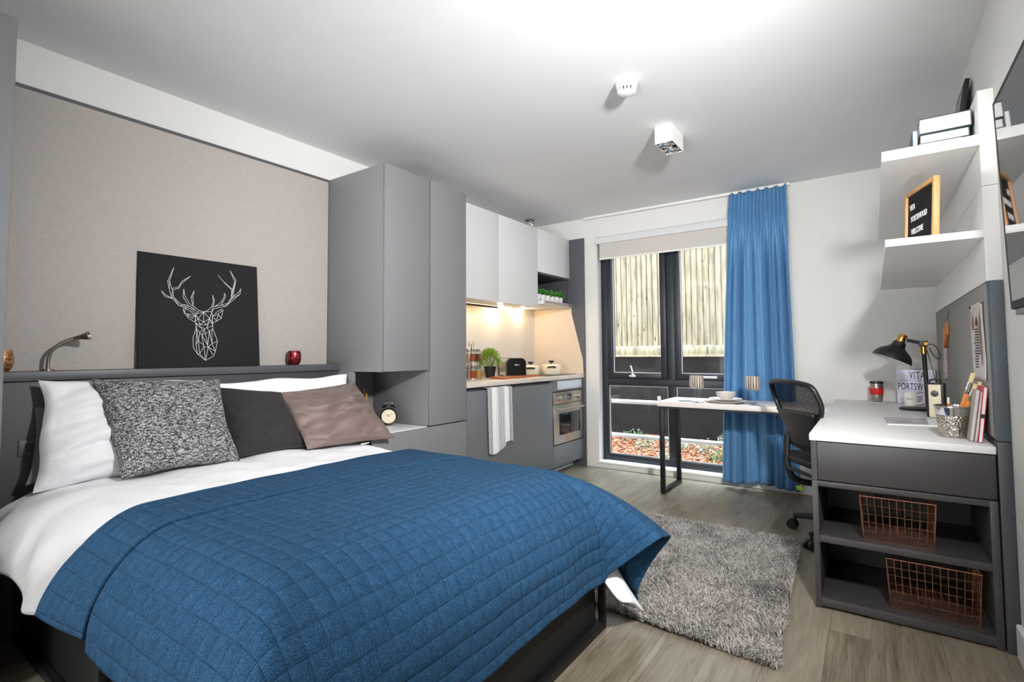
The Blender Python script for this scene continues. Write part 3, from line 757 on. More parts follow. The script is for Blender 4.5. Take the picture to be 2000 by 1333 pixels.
for k in range(12):
    a = k * pi / 6; g.box(-.0006, R * .74, .0141, .0006, R * .82, .0146, mtx=Matrix.Rotation(a, 4, 'Z'))
obj('hands', put(g), 'black_plastic', ck)
for s in (-1, 1):
    g = G(); q = Matrix.Translation((s * .025, R + .006, -.004)) @ Matrix.Rotation(-s * .5, 4, 'Z') @ Matrix.Rotation(-pi / 2, 4, 'X')
    g.lathe([(0, .016), (.009, .014), (.016, .006), (.017, 0), (0, 0)], n=24, mtx=q); obj('bell', put(g), 'black_gloss', ck)
    g = G(); g.cyl((s * .026, -R * .78, -.004), (s * .036, -.0595, -.004), .0035, .0028, n=10); obj('foot', put(g), 'chrome', ck)
g = G(); g.tube(catmull([(-.030, R + .016, -.004), (-.026, R + .030, -.004), (0, R + .037, -.004), (.026, R + .030, -.004), (.030, R + .016, -.004)], 6), .0022, 8)
obj('handle', put(g), 'chrome', ck)
# diffuser with coloured sticks
df = thing('reed_diffuser', 'small dark pot of coloured pencils and reeds behind the mauve cushion', 'pot', (-2.83, 2.31, .6385))
g = G(); g.lathe([(0, 0), (.028, 0), (.030, .06), (.027, .062), (.026, .01), (0, .008)], (-2.83, 2.31, .6385), 24); obj('pot', g, 'black_gloss', df)
random.seed(2)
for k, cc in enumerate(('#d9a441', '#c23b22', '#e0c08a', '#d96a2b', '#7a4a2a')):
    M['pencil%d' % k] = mat('pencil_paint_' + cc[1:], cc, .5)
    a = k * 1.256; g = G(); g.cyl((-2.83 + .008 * cos(a), 2.31 + .008 * sin(a), .65), (-2.845 + .022 * cos(a), 2.300 + .024 * sin(a), .85 + .01 * (k % 3)), .0033, n=7); obj('reed', g, 'pencil%d' % k, df)
# ------------------------------------------------------------------ kitchen
KY0, KY1, WT = 2.806, 4.588, .897
t = NT('speckled_worktop'); f = t.noise(t.coord('Object'), 160, 3, .7); f2 = t.noise(t.coord('Object', (3, .6, 3)), 9, 4)
t.l(t.ramp(t.math('ADD', t.math('MULTIPLY', f, .5), t.math('MULTIPLY', f2, .5)), [(.3, '#b9aca0'), (.7, '#d9d0c6')]), t.b.inputs['Base Color']); t.b.inputs['Roughness'].default_value = .4
M['worktop'] = t.m
c = thing('base_cabinet', 'grey kitchen base cabinet with one wide door under the worktop', 'cabinet', (-2.65, 3.4, 0))
g = G(); g.box(-2.925, KY0, .09, -2.40, 3.99, .86); g.box(-2.925, KY0, 0, -2.44, 3.99, .09); obj('body', g, 'grey_m', c)
g = G(); g.box(-2.40, KY0 + .002, .085, -2.359, 3.994, .836, .003); obj('door', g, 'grey_b', c)
c = thing('oven_cabinet', 'grey oven housing with a vent grille at the end of the kitchen', 'cabinet', (-2.65, 4.3, 0))
g = G(); g.box(-2.925, 3.997, .09, -2.40, KY1, .279); g.box(-2.925, 3.997, .755, -2.40, KY1, .862)
g.box(-2.925, 3.997, .279, -2.40, 4.0, .755); g.box(-2.925, 4.578, .279, -2.40, KY1, .755); g.box(-2.925, 3.997, 0, -2.44, KY1, .09); obj('body', g, 'grey_m', c)
g = G(); g.box(-2.40, 3.999, .082, -2.359, 4.586, .272, .003); obj('drawer', g, 'grey_b', c)
g = G(); g.box(-2.40, 3.999, .757, -2.361, 4.586, .860, .002); obj('top_panel', g, 'grey_b', c)
t = NT('perforated_grille'); tc = t.coord('Object', (1, 90, 90)); ch = t.n('ShaderNodeTexChecker'); ch.inputs['Scale'].default_value = 1.0
t.l(tc, ch.inputs['Vector']); t.l(t.ramp(ch.outputs['Fac'], [(.4, '#dfe3e6'), (.6, '#8f979d')]), t.b.inputs['Base Color']); t.b.inputs['Roughness'].default_value = .4; M['grille'] = t.m
g = G(); g.box(-2.361, 4.083, .774, -2.357, 4.552, .850, .001); obj('vent_grille', g, 'grille', c)
g = G(); g.box(-2.441, 4.10, .018, -2.436, 4.50, .076, .001)
for k in range(26): g.box(-2.436, 4.112 + k * .0146, .026, -2.4335, 4.1196 + k * .0146, .068)
obj('plinth_grille', g, 'grille', c)
ov = thing('oven', 'stainless steel built-in oven with a dark glass door', 'oven', (-2.5, 4.3, .28))
g = G(); g.box(-2.85, 4.003, .283, -2.372, 4.575, .750); obj('body', g, 'black_metal', ov)
g = G(); g.box(-2.372, 4.003, .645, -2.354, 4.575, .750, .002); pa = obj('control_panel', g, 'steel', ov)
g = G(); g.box(-2.3545, 4.255, .668, -2.3525, 4.335, .726); obj('display', g, 'black_gloss', pa)
for y in (4.105, 4.462):
    g = G(); g.lathe([(0, 0), (.021, 0), (.020, .017), (.018, .019), (0, .019)], n=24, mtx=Matrix.Translation((-2.354, y, .694)) @ Matrix.Rotation(pi / 2, 4, 'Y'))
    g.box(-2.336, y - .0035, .676, -2.330, y + .0035, .712, .001); obj('knob', g, 'steel', pa)
g = G(); g.box(-2.372, 4.003, .283, -2.354, 4.575, .640, .002); dr = obj('oven_door', g, 'steel', ov)
g = G(); g.box(-2.355, 4.10, .360, -2.352, 4.505, .556, .001); obj('door_glass', g, 'black_gloss', dr)
g = G(); g.cyl((-2.318, 4.06, .597), (-2.318, 4.515, .597), .0095, n=14)
for y in (4.08, 4.495): g.cyl((-2.355, y, .597), (-2.318, y, .597), .006, n=10)
obj('handle', g, 'steel', dr)
g = G(); g.box(-2.354, 4.275, .315, -2.3532, 4.335, .323); obj('maker_plate', g, 'chrome', dr)

wt = thing('worktop', 'pale speckled kitchen worktop with squared edge', 'worktop', (-2.6, 3.7, .863))
g = G(); g.box(-2.928, KY0, .863, -2.347, KY1 + .018, WT, .002); obj('slab', g, 'worktop', wt)
M['splash'] = mat('pale_stone_splashback', '#d6d1ca', .45, vary=.02)
M['splash_warm'] = mat('sand_splashback', '#d9c8b4', .5, vary=.02)
sb = thing('splashback', 'pale splashback panel along the kitchen wall', 'splashback', (-2.925, 3.7, WT))
g = G(); g.box(-2.929, KY0, WT + .001, -2.920, KY1, 1.60); obj('panel', g, 'splash', sb)
sb = thing('side_splashback', 'sand-coloured side splashback with a slanted front edge', 'splashback', (-2.7, 4.585, WT))
g = G(); mt = Matrix(((1, 0, 0, 0), (0, 0, -1, 4.588), (0, 1, 0, 0), (0, 0, 0, 1)))
g.prism([(-2.919, WT + .001), (-2.352, WT + .001), (-2.357, 1.045), (-2.475, 1.50), (-2.475, 1.555), (-2.919, 1.555)], .008, mt); obj('panel', g, 'splash_warm', sb)
ep = thing('end_panel', 'tall dark grey end panel between the kitchen and the window', 'panel', (-2.6, 4.6, 0))
g = G(); g.box(-2.929, 4.590, 0, -2.336, 4.609, 2.257, .001); obj('panel', g, 'grey_m', ep)
# wall cabinets
UX = -2.497
def wallcab(label, y0, y1, z0):
    c = thing('wall_cabinet', label, 'cabinet', (-2.7, (y0 + y1) / 2, z0))
    g = G(); g.box(-2.928, y0, z0, UX - .021, y1, 2.257); obj('body', g, 'pale', c)
    g = G(); g.box(UX - .02, y0 + .0015, z0 - .004, UX, y1 - .0015, 2.2575, .0015); obj('door', g, 'pale', c)
wallcab('pale grey kitchen wall cabinet next to the tall grey cabinet', KY0, 3.381, 1.532)
wallcab('pale grey kitchen wall cabinet in the middle, left of the herb niche', 3.383, 3.982, 1.532)
wallcab('short pale grey wall cabinet above the herb niche', 3.984, 4.588, 1.862)
ni = thing('open_niche', 'dark open shelf niche with herb pots under the short wall cabinet', 'shelf', (-2.7, 4.28, 1.575))
g = G(); g.box(-2.928, 3.984, 1.60, -2.912, 4.588, 1.858); g.box(-2.912, 3.984, 1.60, UX - .022, 3.998, 1.858)
g.box(-2.912, 4.574, 1.60, UX - .022, 4.588, 1.858); g.box(-2.912, 3.998, 1.845, UX - .022, 4.574, 1.858); g.box(-2.928, 3.984, 1.594, UX - .022, 4.588, 1.60); obj('carcass', g, 'grey_m', ni)
hd = thing('extractor_hood', 'slim white extractor hood below the herb niche', 'extractor hood', (-2.7, 4.28, 1.555))
g = G(); g.box(-2.928, 3.986, 1.556, -2.44, 4.586, 1.592, .003); obj('body', g, 'pale', hd)
g = G(); g.box(-2.439, 4.0, 1.562, -2.436, 4.585, 1.588); obj('front_strip', g, 'steel', hd)
# warm strip light under the wall cabinets
M['led'] = emit('warm_led', '#ffdcaa', 9.0)
st = thing('strip_light', 'warm strip light under the kitchen wall cabinets', 'light', (-2.75, 3.5, 1.52))
g = G(); g.box(-2.80, KY0 + .05, 1.520, -2.765, 3.95, 1.5285); obj('diffuser', g, 'led', st)
g = G(); g.box(-2.755, KY0 + .02, 1.512, -2.745, 3.70, 1.5285); obj('channel', g, 'grey_m', st)
lamp('strip_glow', 'AREA', (-2.78, 3.42, 1.515), 1.0, (1.0, .88, .70), (-2.83, 3.42, .9), shape='RECTANGLE', size=.03, size_y=1.05)
for i, y in enumerate((3.86, 4.25)):
    pk = thing('puck_light', ('small warm spot light under the middle wall cabinet', 'small warm spot light under the extractor hood')[i], 'light', (-2.83, y, 1.53 if i == 0 else 1.556))
    z = 1.531 if i == 0 else 1.5565
    g = G(); g.cyl((-2.84, y, z - .007), (-2.84, y, z), .024, n=24); obj('rim', g, 'chrome', pk)
    g = G(); g.cyl((-2.84, y, z - .009), (-2.84, y, z - .0072), .018, n=24); obj('lens', g, emit('warm_spot', '#ffd9a0', 40.0), pk)
    lamp('spot_glow', 'POINT', (-2.84, y, z - .03), 2.0, (1.0, .72, .42), shadow_soft_size=.02)
# hob, pans, board
hb_ = thing('hob', 'flat black glass hob set into the worktop', 'hob', (-2.64, 4.28, WT))
g = G(); g.box(-2.86, 4.02, WT + .0004, -2.42, 4.56, WT + .006, .002); obj('glass', g, 'black_gloss', hb_)
def pan(x, y, r, h, label, z0):
    p = thing('saucepan', label, 'saucepan', (x, y, z0))
    g = G(); g.lathe([(0, 0), (r * .93, 0), (r, .012), (r * 1.01, h), (r * .96, h), (r * .95, .012), (0, .008)], (x, y, z0), 40); obj('pot', g, 'cream', p)
    g = G(); g.lathe([(r * 1.02, h + .001), (r * 1.02, h + .005), (r * .9, h + .013), (r * .4, h + .022), (0, h + .024), (0, h + .018), (r * .9, h + .006)], (x, y, z0), 40); l_ = obj('lid', g, 'cream', p)
    g = G(); g.lathe([(0, h + .022), (.010, h + .022), (.010, h + .032), (.025, h + .036), (.026, h + .050), (.022, h + .054), (0, h + .054)], (x, y, z0), 20); obj('knob', g, 'black_plastic', l_)
    for s in (-1, 1):
        d = Vector((.55, -.83, 0)) * s; e = Vector((.83, .55, 0)); c0 = Vector((x, y, z0 + h * .82))
        pts = [c0 + d * (r * .98) + e * .034 + Vector((0, 0, .0)), c0 + d * (r + .022) + e * .030 + Vector((0, 0, .006)), c0 + d * (r + .034) + Vector((0, 0, .008)), c0 + d * (r + .022) - e * .030 + Vector((0, 0, .006)), c0 + d * (r * .98) - e * .034]
        g = G(); g.tube(catmull(pts, 6), .007, 8); obj('loop_handle', g, 'black_plastic', p)
pan(-2.70, 4.16, .085, .070, 'smaller cream lidded saucepan beside the toaster', WT + .0064)
pan(-2.585, 4.355, .100, .078, 'larger cream lidded saucepan on the right of the hob', WT + .0064)
cb = thing('chopping_board', 'reddish wooden chopping board with a handle along the worktop edge', 'chopping board', (-2.5, 3.6, WT))
g = G(); g.prism([(-2.60, 3.33), (-2.44, 3.30), (-2.435, 3.62), (-2.47, 3.68), (-2.49, 3.74), (-2.49, 3.92), (-2.515, 3.94), (-2.535, 3.92), (-2.535, 3.74), (-2.555, 3.68), (-2.605, 3.62)], .016, Matrix.Translation((0, .055, WT + .0004))); obj('board', g, 'board', cb)
# toaster
to = thing('toaster', 'long chrome toaster with a black end panel on the worktop', 'toaster', (-2.72, 3.86, WT))
def rbox(y0, y1, x0, x1, z0, z1, r):
    poly = [(x0, z0), (x1, z0)]; n = 6
    poly += [(x1 - r + r * cos(a * pi / 2 / n), z1 - r + r * sin(a * pi / 2 / n)) for a in range(n + 1)]
    poly += [(x0 + r - r * sin(a * pi / 2 / n), z1 - r + r * cos(a * pi / 2 / n)) for a in range(n + 1)]
    g = G(); g.prism(poly, y1 - y0, Matrix(((1, 0, 0, 0), (0, 0, 1, y0), (0, 1, 0, 0), (0, 0, 0, 1)))); return g
rt = Matrix.Translation((-2.72, 3.86, 0)) @ Matrix.Rotation(radians(52), 4, 'Z')
def tp(g): bmesh.ops.transform(g.bm, matrix=rt, verts=g.bm.verts); return g
obj('casing', tp(rbox(-.13, .10, -.085, .085, WT + .014, WT + .165, .035)), 'chrome', to)
obj('end_panel', tp(rbox(-.175, -.1302, -.088, .088, WT + .004, WT + .168, .045)), 'black_gloss', to)
obj('end_panel', tp(rbox(.1002, .135, -.088, .088, WT + .004, WT + .168, .045)), 'black_gloss', to)
g = G(); g.box(-.128, -.04, WT + .1652, .098, -.012, WT + .1665); g.box(-.128, .012, WT + .1652, .098, .04, WT + .1665)
g2 = Matrix.Rotation(pi / 2, 4, 'Z'); bmesh.ops.transform(g.bm, matrix=g2, verts=g.bm.verts); obj('slot', tp(g), 'black_plastic', to)
g = G(); g.box(-.02, -.196, WT + .10, .02, -.1755, WT + .115, .003); obj('lever', tp(g), 'chrome', to)
g = G(); g.box(-.075, -.09, WT + .0002, .075, .09, WT + .0138); obj('base', tp(g), 'black_plastic', to)
# plant in a black pot
pp = thing('potted_plant', 'small bushy green plant in a black pot on the worktop', 'plant', (-2.75, 3.585, WT))
g = G(); g.lathe([(0, 0), (.038, 0), (.054, .085), (.056, .098), (.050, .098), (.046, .080), (0, .078)], (-2.75, 3.585, WT + .0003), 28); obj('pot', g, 'black_plastic', pp)
M['leaf_lime'] = mat('lime_leaf', '#86a53a', .5, vary=.35, nscale=90)
random.seed(6); g = G()
for k in range(900):
    a, el = random.uniform(0, 6.28), random.uniform(-.15, 1.45); R = random.uniform(.45, 1) ** .6
    p = Vector((-2.75 + .095 * R * cos(a) * cos(el), 3.585 + .095 * R * sin(a) * cos(el), WT + .125 + .115 * R * sin(el)))
    L = random.uniform(.018, .034)
    m_ = Matrix.Translation(p) @ Matrix.Rotation(a, 4, 'Z') @ Matrix.Rotation(-el + random.uniform(-.5, .5), 4, 'Y') @ Matrix.Rotation(random.uniform(-1, 1), 4, 'X')
    g.prism([(0, 0), (L * .5, L * .16), (L, 0), (L * .5, -L * .16)], .0012, m_)
obj('foliage', g, 'leaf_lime', pp, smooth=False)
g = G()
for k in range(12):
    a = k * .55; g.tube([(-2.75 + .01 * cos(a), 3.585 + .01 * sin(a), WT + .075), (-2.75 + .06 * cos(a), 3.585 + .06 * sin(a), WT + .19)], .0018, 5)
obj('stem', g, 'leaf_green', pp)
# spice rack and jars
sx, sy = -2.70, 3.27
sr = thing('spice_rack', 'two-tier chrome spice rack on the worktop by the tall cabinet', 'spice rack', (sx, sy, WT))
g = G(); g.lathe([(0, 0), (.088, 0), (.088, .008), (0, .010)], (sx, sy, WT + .0003), 36); obj('base', g, 'chrome', sr)
g = G(); g.lathe([(0, .140), (.086, .140), (.086, .145), (0, .145)], (sx, sy, WT), 36); obj('tier', g, 'chrome', sr)
g = G(); g.cyl((sx, sy, WT + .008), (sx, sy, WT + .29), .005, n=10)
g.tube(catmull([(sx, sy - .03, WT + .268), (sx, sy - .028, WT + .30), (sx, sy, WT + .315), (sx, sy + .028, WT + .30), (sx, sy + .03, WT + .268)], 6), .003, 8)
g.lathe([(.081, .225), (.084, .225), (.084, .229), (.081, .229)], (sx, sy, WT), 36); g.lathe([(.081, .085), (.084, .085), (.084, .089), (.081, .089)], (sx, sy, WT), 36)
for k in range(6):
    a = radians(30 + 60 * k); g.cyl((sx + .0825 * cos(a), sy + .0825 * sin(a), WT + .008), (sx + .0825 * cos(a), sy + .0825 * sin(a), WT + .229), .0016, n=6)
obj('wire_frame', g, 'chrome', sr)
M['jar_glass'] = glass_thin('jar_glass', (.95, .97, .96))
SP = {'tan': '#b98a52', 'reddish brown': '#9a4e2c', 'dark brown': '#6d3a26', 'orange red': '#b4441f', 'golden': '#c08f3e', 'green': '#6f7448'}
def jar(i, tier, colour, where):
    a = radians(-41 + 60 * i); x, y = sx + .058 * cos(a), sy + .058 * sin(a); z = WT + (.1455 if tier else .0105)
    j = thing('spice_jar', where, 'jar', (x, y, z), group='spice jars in the chrome rack')
    g = G(); g.lathe([(0, 0), (.0235, 0), (.024, .004), (.024, .076), (.020, .084), (.0185, .084), (.0225, .075), (.0225, .003), (0, .002)], (x, y, z), 22); obj('glass', g, 'jar_glass', j)
    M.setdefault('sp_' + colour, mat('spice_' + colour.replace(' ', '_'), SP[colour], .95, vary=.2, nscale=300))
    g = G(); g.lathe([(0, .0025), (.022, .0025), (.022, .062), (0, .064)], (x, y, z), 20); obj('spice', g, 'sp_' + colour, j)
    g = G(); g.lathe([(0, .0845), (.022, .0845), (.022, .100), (0, .101)], (x, y, z), 22); obj('lid', g, 'chrome', j)
jar(-1, 1, 'tan', 'upper left spice jar in the chrome rack, filled with tan spice')
jar(0, 1, 'reddish brown', 'upper middle spice jar in the chrome rack, filled with reddish brown spice')
jar(1, 1, 'dark brown', 'upper right spice jar in the chrome rack, filled with dark brown spice')
jar(-1, 0, 'green', 'lower left spice jar in the chrome rack, filled with green herbs')
jar(0, 0, 'orange red', 'lower middle spice jar in the chrome rack, filled with orange red spice')
jar(1, 0, 'golden', 'lower right spice jar in the chrome rack, filled with golden spice')
# herb pots in the niche
M['herb'] = mat('herb_leaf', '#4c8a35', .5, vary=.35, nscale=120)
ORD = ('first', 'second', 'third', 'fourth', 'fifth', 'last')
for k in range(6):
    y = 4.08 + .0845 * k; z = 1.6005; random.seed(30 + k)
    hp = thing('herb_pot', 'white mini herb pot in the niche, %s from the left' % ORD[k], 'plant', (-2.565, y, z), group='mini herb pots in the niche')
    g = G(); g.lathe([(0, 0), (.025, 0), (.033, .055), (.034, .060), (.030, .060), (.028, .050), (0, .048)], (-2.565, y, z), 22); obj('pot', g, 'white_china', hp)
    g = G()
    for q in range(110):
        a, el, R = random.uniform(0, 6.28), random.uniform(-.1, 1.5), random.uniform(.4, 1)
        p = Vector((-2.565 + .040 * R * cos(a) * cos(el), y + .040 * R * sin(a) * cos(el), z + .062 + (.042 + .012 * (k % 2)) * R * sin(el))); L = random.uniform(.014, .024)
        m_ = Matrix.Translation(p) @ Matrix.Rotation(a, 4, 'Z') @ Matrix.Rotation(-el + random.uniform(-.6, .6), 4, 'Y') @ Matrix.Rotation(random.uniform(-1, 1), 4, 'X')
        g.prism([(0, 0), (L * .5, L * .35), (L, 0), (L * .5, -L * .35)], .001, m_)
    obj('foliage', g, 'herb', hp, smooth=False)
# tea towel over the door edge
t = NT('striped_tea_towel'); uv = t.n('ShaderNodeUVMap'); sx_ = t.n('ShaderNodeSeparateXYZ'); t.l(uv.outputs[0], sx_.inputs[0])
u = sx_.outputs[0]
fine = t.math('LESS_THAN', t.math('FRACT', t.math('MULTIPLY', u, 26)), .42)
inband = t.math('MULTIPLY', t.math('GREATER_THAN', u, .40), t.math('LESS_THAN', u, .66))
edge = t.math('MAXIMUM', t.math('LESS_THAN', u, .15), t.math('GREATER_THAN', u, .84))
ck_ = t.n('ShaderNodeTexChecker'); ck_.inputs['Scale'].default_value = 1; mp = t.n('ShaderNodeMapping'); mp.inputs['Scale'].default_value = (36, 70, 1)
t.l(uv.outputs[0], mp.inputs[0]); t.l(mp.outputs[0], ck_.inputs['Vector'])
thin = t.math('MULTIPLY', t.math('LESS_THAN', t.math('FRACT', t.math('MULTIPLY', u, 13)), .14), .45)
d_ = t.math('MAXIMUM', t.math('MAXIMUM', t.math('MULTIPLY', fine, inband), t.math('MULTIPLY', ck_.outputs['Fac'], edge)), thin)
t.l(t.ramp(d_, [(.2, '#ededee'), (.9, '#232327')]), t.b.inputs['Base Color']); t.b.inputs['Roughness'].default_value = .95
M['towel'] = t.m
tw = thing('tea_towel', 'black and white striped tea towel hanging over the cabinet door', 'tea towel', (-2.35, 3.17, .36))
def towel(u, v):
    # v: 0 behind the door .. over the edge .. 1 front hem
    y = 3.018 + .315 * u; L = v * .60 - .09; fold = .006 * sin(u * 17) + .004 * sin(u * 9 + 1)
    if L < -.018: return Vector((-2.418, y, .842 + L + .018))
    if L < .042: a = (L + .018) / .06 * pi; return Vector((-2.3805 - .0375 * cos(a), y, .842 + .010 * sin(a)))
    d = L - .042; hem = 1 + .05 * sin(u * 5 + .5) - .06 * (abs(u - .84) < .16)
    return Vector((-2.343 + .5 * abs(fold) + .03 * d * u * .3, y + .02 * d * (1 - u) + .02 * d, .842 - d * hem))
g = G(); g.grid(towel, 60, 50, lambda u, v: (u, v)); obj('cloth', g, 'towel', tw, solid=.003)
# ------------------------------------------------------------------ blind, rail, curtain
bl = thing('roller_blind', 'white roller blind let down a little over the window', 'blind', (-1.5, 4.6, 2.02))
g = G(); poly = [(4.57, 2.172), (4.609, 2.172), (4.609, 2.241), (4.583, 2.241), (4.570, 2.232), (4.566, 2.20)]
g.prism(poly, 1.42, Matrix(((0, 0, 1, -2.20), (1, 0, 0, 0), (0, 1, 0, 0), (0, 0, 0, 1)))); obj('cassette', g, 'pale', bl)
M['blind'] = mat('grey_white_blind', '#c9c4bf', .9, vary=.03, nscale=200)
g = G(); g.box(-2.165, 4.592, 2.028, -.79, 4.594, 2.175); obj('fabric', g, 'blind', bl)
g = G(); g.box(-2.168, 4.588, 2.014, -.788, 4.598, 2.029, .003); obj('bottom_bar', g, 'trim', bl)
ra = thing('curtain_rail', 'thin white curtain rail under the ceiling above the window', 'curtain rail', (-1.4, 4.58, 2.43))
g = G(); g.box(-2.325, 4.567, 2.432, -.50, 4.592, 2.4545, .003); obj('track', g, 'trim', ra)
t = NT('blue_satin_curtain'); f = t.noise(t.coord('Object', (60, 60, 3)), 3, 3)
t.l(t.ramp(f, [(.3, '#5286b3'), (.7, '#6396c0')]), t.b.inputs['Base Color']); t.b.inputs['Roughness'].default_value = .6; t.b.inputs['Sheen Weight'].default_value = .04
t.bump(t.noise(t.coord('Object', (1, 1, 1)), 500, 2), .08, .001); M['curtain'] = t.m
cu = thing('curtain', 'long blue curtain drawn to the right side of the window', 'curtain', (-.75, 4.52, .05))
def curt(u, v):
    # u across, v 0 top .. 1 bottom
    k = min(1, max(0, (v - .045) / .25)); k = k * k * (3 - 2 * k)
    x0, x1 = -.945 - .115 * (v ** .8), -.520 + .045 * v
    z = 2.425 - 2.378 * v + (.012 * sin(u * 40) if v < .01 else 0) - .012 * v * sin(u * 9)
    if v < .05:
        ph = u * 2 * pi * 15 + .4 * sin(u * 13); d = .012 * sin(ph); xs = u
    else:
        ph = u * 2 * pi * 3.7 + .9 * sin(u * 7.3) + .5 * sin(v * 2.2 + u * 4)
        ph2 = u * 2 * pi * 15 + .4 * sin(u * 13)
        lobe = abs(sin(ph * .9)) ** .55; d = (1 - k) * .013 * sin(ph2) + k * (.036 - .078 * lobe + .006 * sin(2.7 * ph + 1.0) + .008 * nz(u * 9, v * 2, 3))
        xs = u + k * .016 * sin(1.8 * ph)
        if v < .11: d -= .010 * exp(-((v - .062) / .014) ** 2)
    return Vector((x0 + (x1 - x0) * xs, 4.537 + d - .010 * k, z))
g = G(); g.grid(curt, 260, 90); obj('drape', g, 'curtain', cu, solid=.0025)

# ------------------------------------------------------------------ table by the window
tb = thing('folding_table', 'narrow white-topped table with a dark metal leg frame by the window', 'table', (-.8, 4.24, 0))
TZ = .722
g = G(); g.box(-1.412, 4.010, TZ - .040, -.255, 4.462, TZ, .003); obj('tabletop', g, mat('white_oak_top', '#e6dfdb', .4, vary=.03, nscale=40), tb)
g = G(); g.box(-1.39, 4.016, TZ - .056, -.26, 4.456, TZ - .0402); obj('under_frame', g, 'black_metal', tb)
g = G(); y0, y1, x = 4.018, 4.455, -1.402
g.box(x, y0, 0, x + .036, y0 + .026, TZ - .0565, .002); g.box(x, y1 - .026, 0, x + .036, y1, TZ - .0565, .002); g.box(x, y0 + .026, 0, x + .036, y1 - .026, .026, .002)
obj('leg_frame', g, 'black_metal', tb)
g = G(); g.box(-1.412, 4.012, TZ + .0002, -1.388, 4.036, TZ + .038, .004); obj('corner_catch', g, 'white_lam', tb)
# tableware
def wine_glass_parts(root, x, y, z):
    n = 48; g = G(); pr = []
    h0, h1, r0, r1 = .112, .205, .036, .0335
    prof = [(.0, .0), (.033, .0), (.033, .0016), (.012, .004), (.0042, .010), (.0036, .085), (.006, .096), (.016, .104), (.030, .112), (.0365, .122), (.0365, .15), (.034, .205)]
    inner = [(.0325, .205), (.035, .15), (.035, .123), (.028, .115), (.012, .108), (0, .106)]
    g.lathe(prof[:8] + [(0, .106)], (x, y, z), n); obj('stem', g, 'glass_stem', root, angle=80); g = G()
    g.lathe([(0, .1062)] + prof[7:] + inner, (x, y, z), n)
    for v in g.bm.verts:
        hgt = v.co.z - z
        if hgt > .118:
            a = atan2(v.co.y - y, v.co.x - x); k = 1 + .022 * cos(12 * a); v.co.x = x + (v.co.x - x) * k; v.co.y = y + (v.co.y - y) * k
    o = obj('bowl', g, 'wine_glass', root, angle=80)
M['glass_stem'] = glass_thin('stem_glass', (.98, .98, .98), 2.2)
t = NT('tinted_glass_with_glints'); t.t.nodes.remove(t.b); sp_ = t.n('ShaderNodeSeparateXYZ'); t.l(t.coord('Object'), sp_.inputs[0])
an = t.math('ARCTAN2', sp_.outputs[1], sp_.outputs[0]); stx = t.math('SINE', t.math('MULTIPLY', an, 12))
cc_ = t.ramp(t.math('ADD', t.math('MULTIPLY', stx, .5), .5), [(.2, '#8a6a48'), (.6, '#efe9e0')])  # stripes paint the bright reflections of the flutes into the tinted bowl
df_ = t.n('ShaderNodeBsdfDiffuse'); t.l(cc_, df_.inputs[0]); tr = t.n('ShaderNodeBsdfTransparent'); gl = t.n('ShaderNodeBsdfGlossy'); gl.inputs['Roughness'].default_value = .04
fr = thin_fresnel(t, 1.6)
m1 = t.n('ShaderNodeMixShader'); m1.inputs[0].default_value = .42; t.l(tr.outputs[0], m1.inputs[1]); t.l(df_.outputs[0], m1.inputs[2])
m2 = t.n('ShaderNodeMixShader'); t.l(fr.outputs[0], m2.inputs[0]); t.l(m1.outputs[0], m2.inputs[1]); t.l(gl.outputs[0], m2.inputs[2]); t.l(m2.outputs[0], t.out.inputs[0])
M['wine_glass'] = t.m
for (x, y, lab) in ((-1.146, 4.10, 'left-hand fluted wine glass of the pair at the window end of the table'), (-1.095, 4.045, 'right-hand fluted wine glass of the pair at the window end of the table'),
                    (-.752, 4.135, 'left-hand fluted wine glass of the pair at the chair end of the table'), (-.705, 4.055, 'right-hand fluted wine glass of the pair at the chair end of the table')):
    r = thing('wine_glass', lab, 'wine glass', (x, y, TZ + .0004), group='wine glasses on the table'); wine_glass_parts(r, x, y, TZ + .0004)
def plate(x, y, z, r, label, m):
    p = thing('plate', label, 'plate', (x, y, z))
    g = G(); g.lathe([(0, 0), (r * .6, 0), (r * .68, .003), (r, .013), (r, .016), (r * .68, .0065), (r * .6, .005), (0, .005)], (x, y, z), 48); obj('dish', g, m, p)
M['china_tan'] = mat('sand_china', '#dfd2c4', .35, vary=.03)
plate(-.935, 4.165, TZ + .0004, .148, 'large dinner plate at the bottom of the stack on the table', 'china_tan')
plate(-.935, 4.165, TZ + .0172, .118, 'smaller plate between the bowl and the dinner plate', 'white_china')
b = thing('bowl', 'speckled pale bowl on top of the stacked plates', 'bowl', (-.93, 4.165, TZ + .0240))
M['speckle'] = mat('speckled_stoneware', '#d3ccc7', .4, vary=.12, nscale=160)
g = G(); g.lathe([(0, 0), (.036, 0), (.040, .004), (.062, .022), (.069, .044), (.070, .056), (.067, .057), (.065, .044), (.058, .024), (.036, .008), (0, .006)], (-.93, 4.165, TZ + .0240), 44); obj('body', g, 'speckle', b)
co = thing('coaster', 'round grey coaster at the window end of the table', 'coaster', (-1.225, 4.11, TZ))
g = G(); g.lathe([(0, 0), (.046, 0), (.047, .003), (.046, .006), (0, .006)], (-1.225, 4.11, TZ + .0003), 36); obj('disc', g, mat('grey_felt', '#8f8b8d', .9), co)
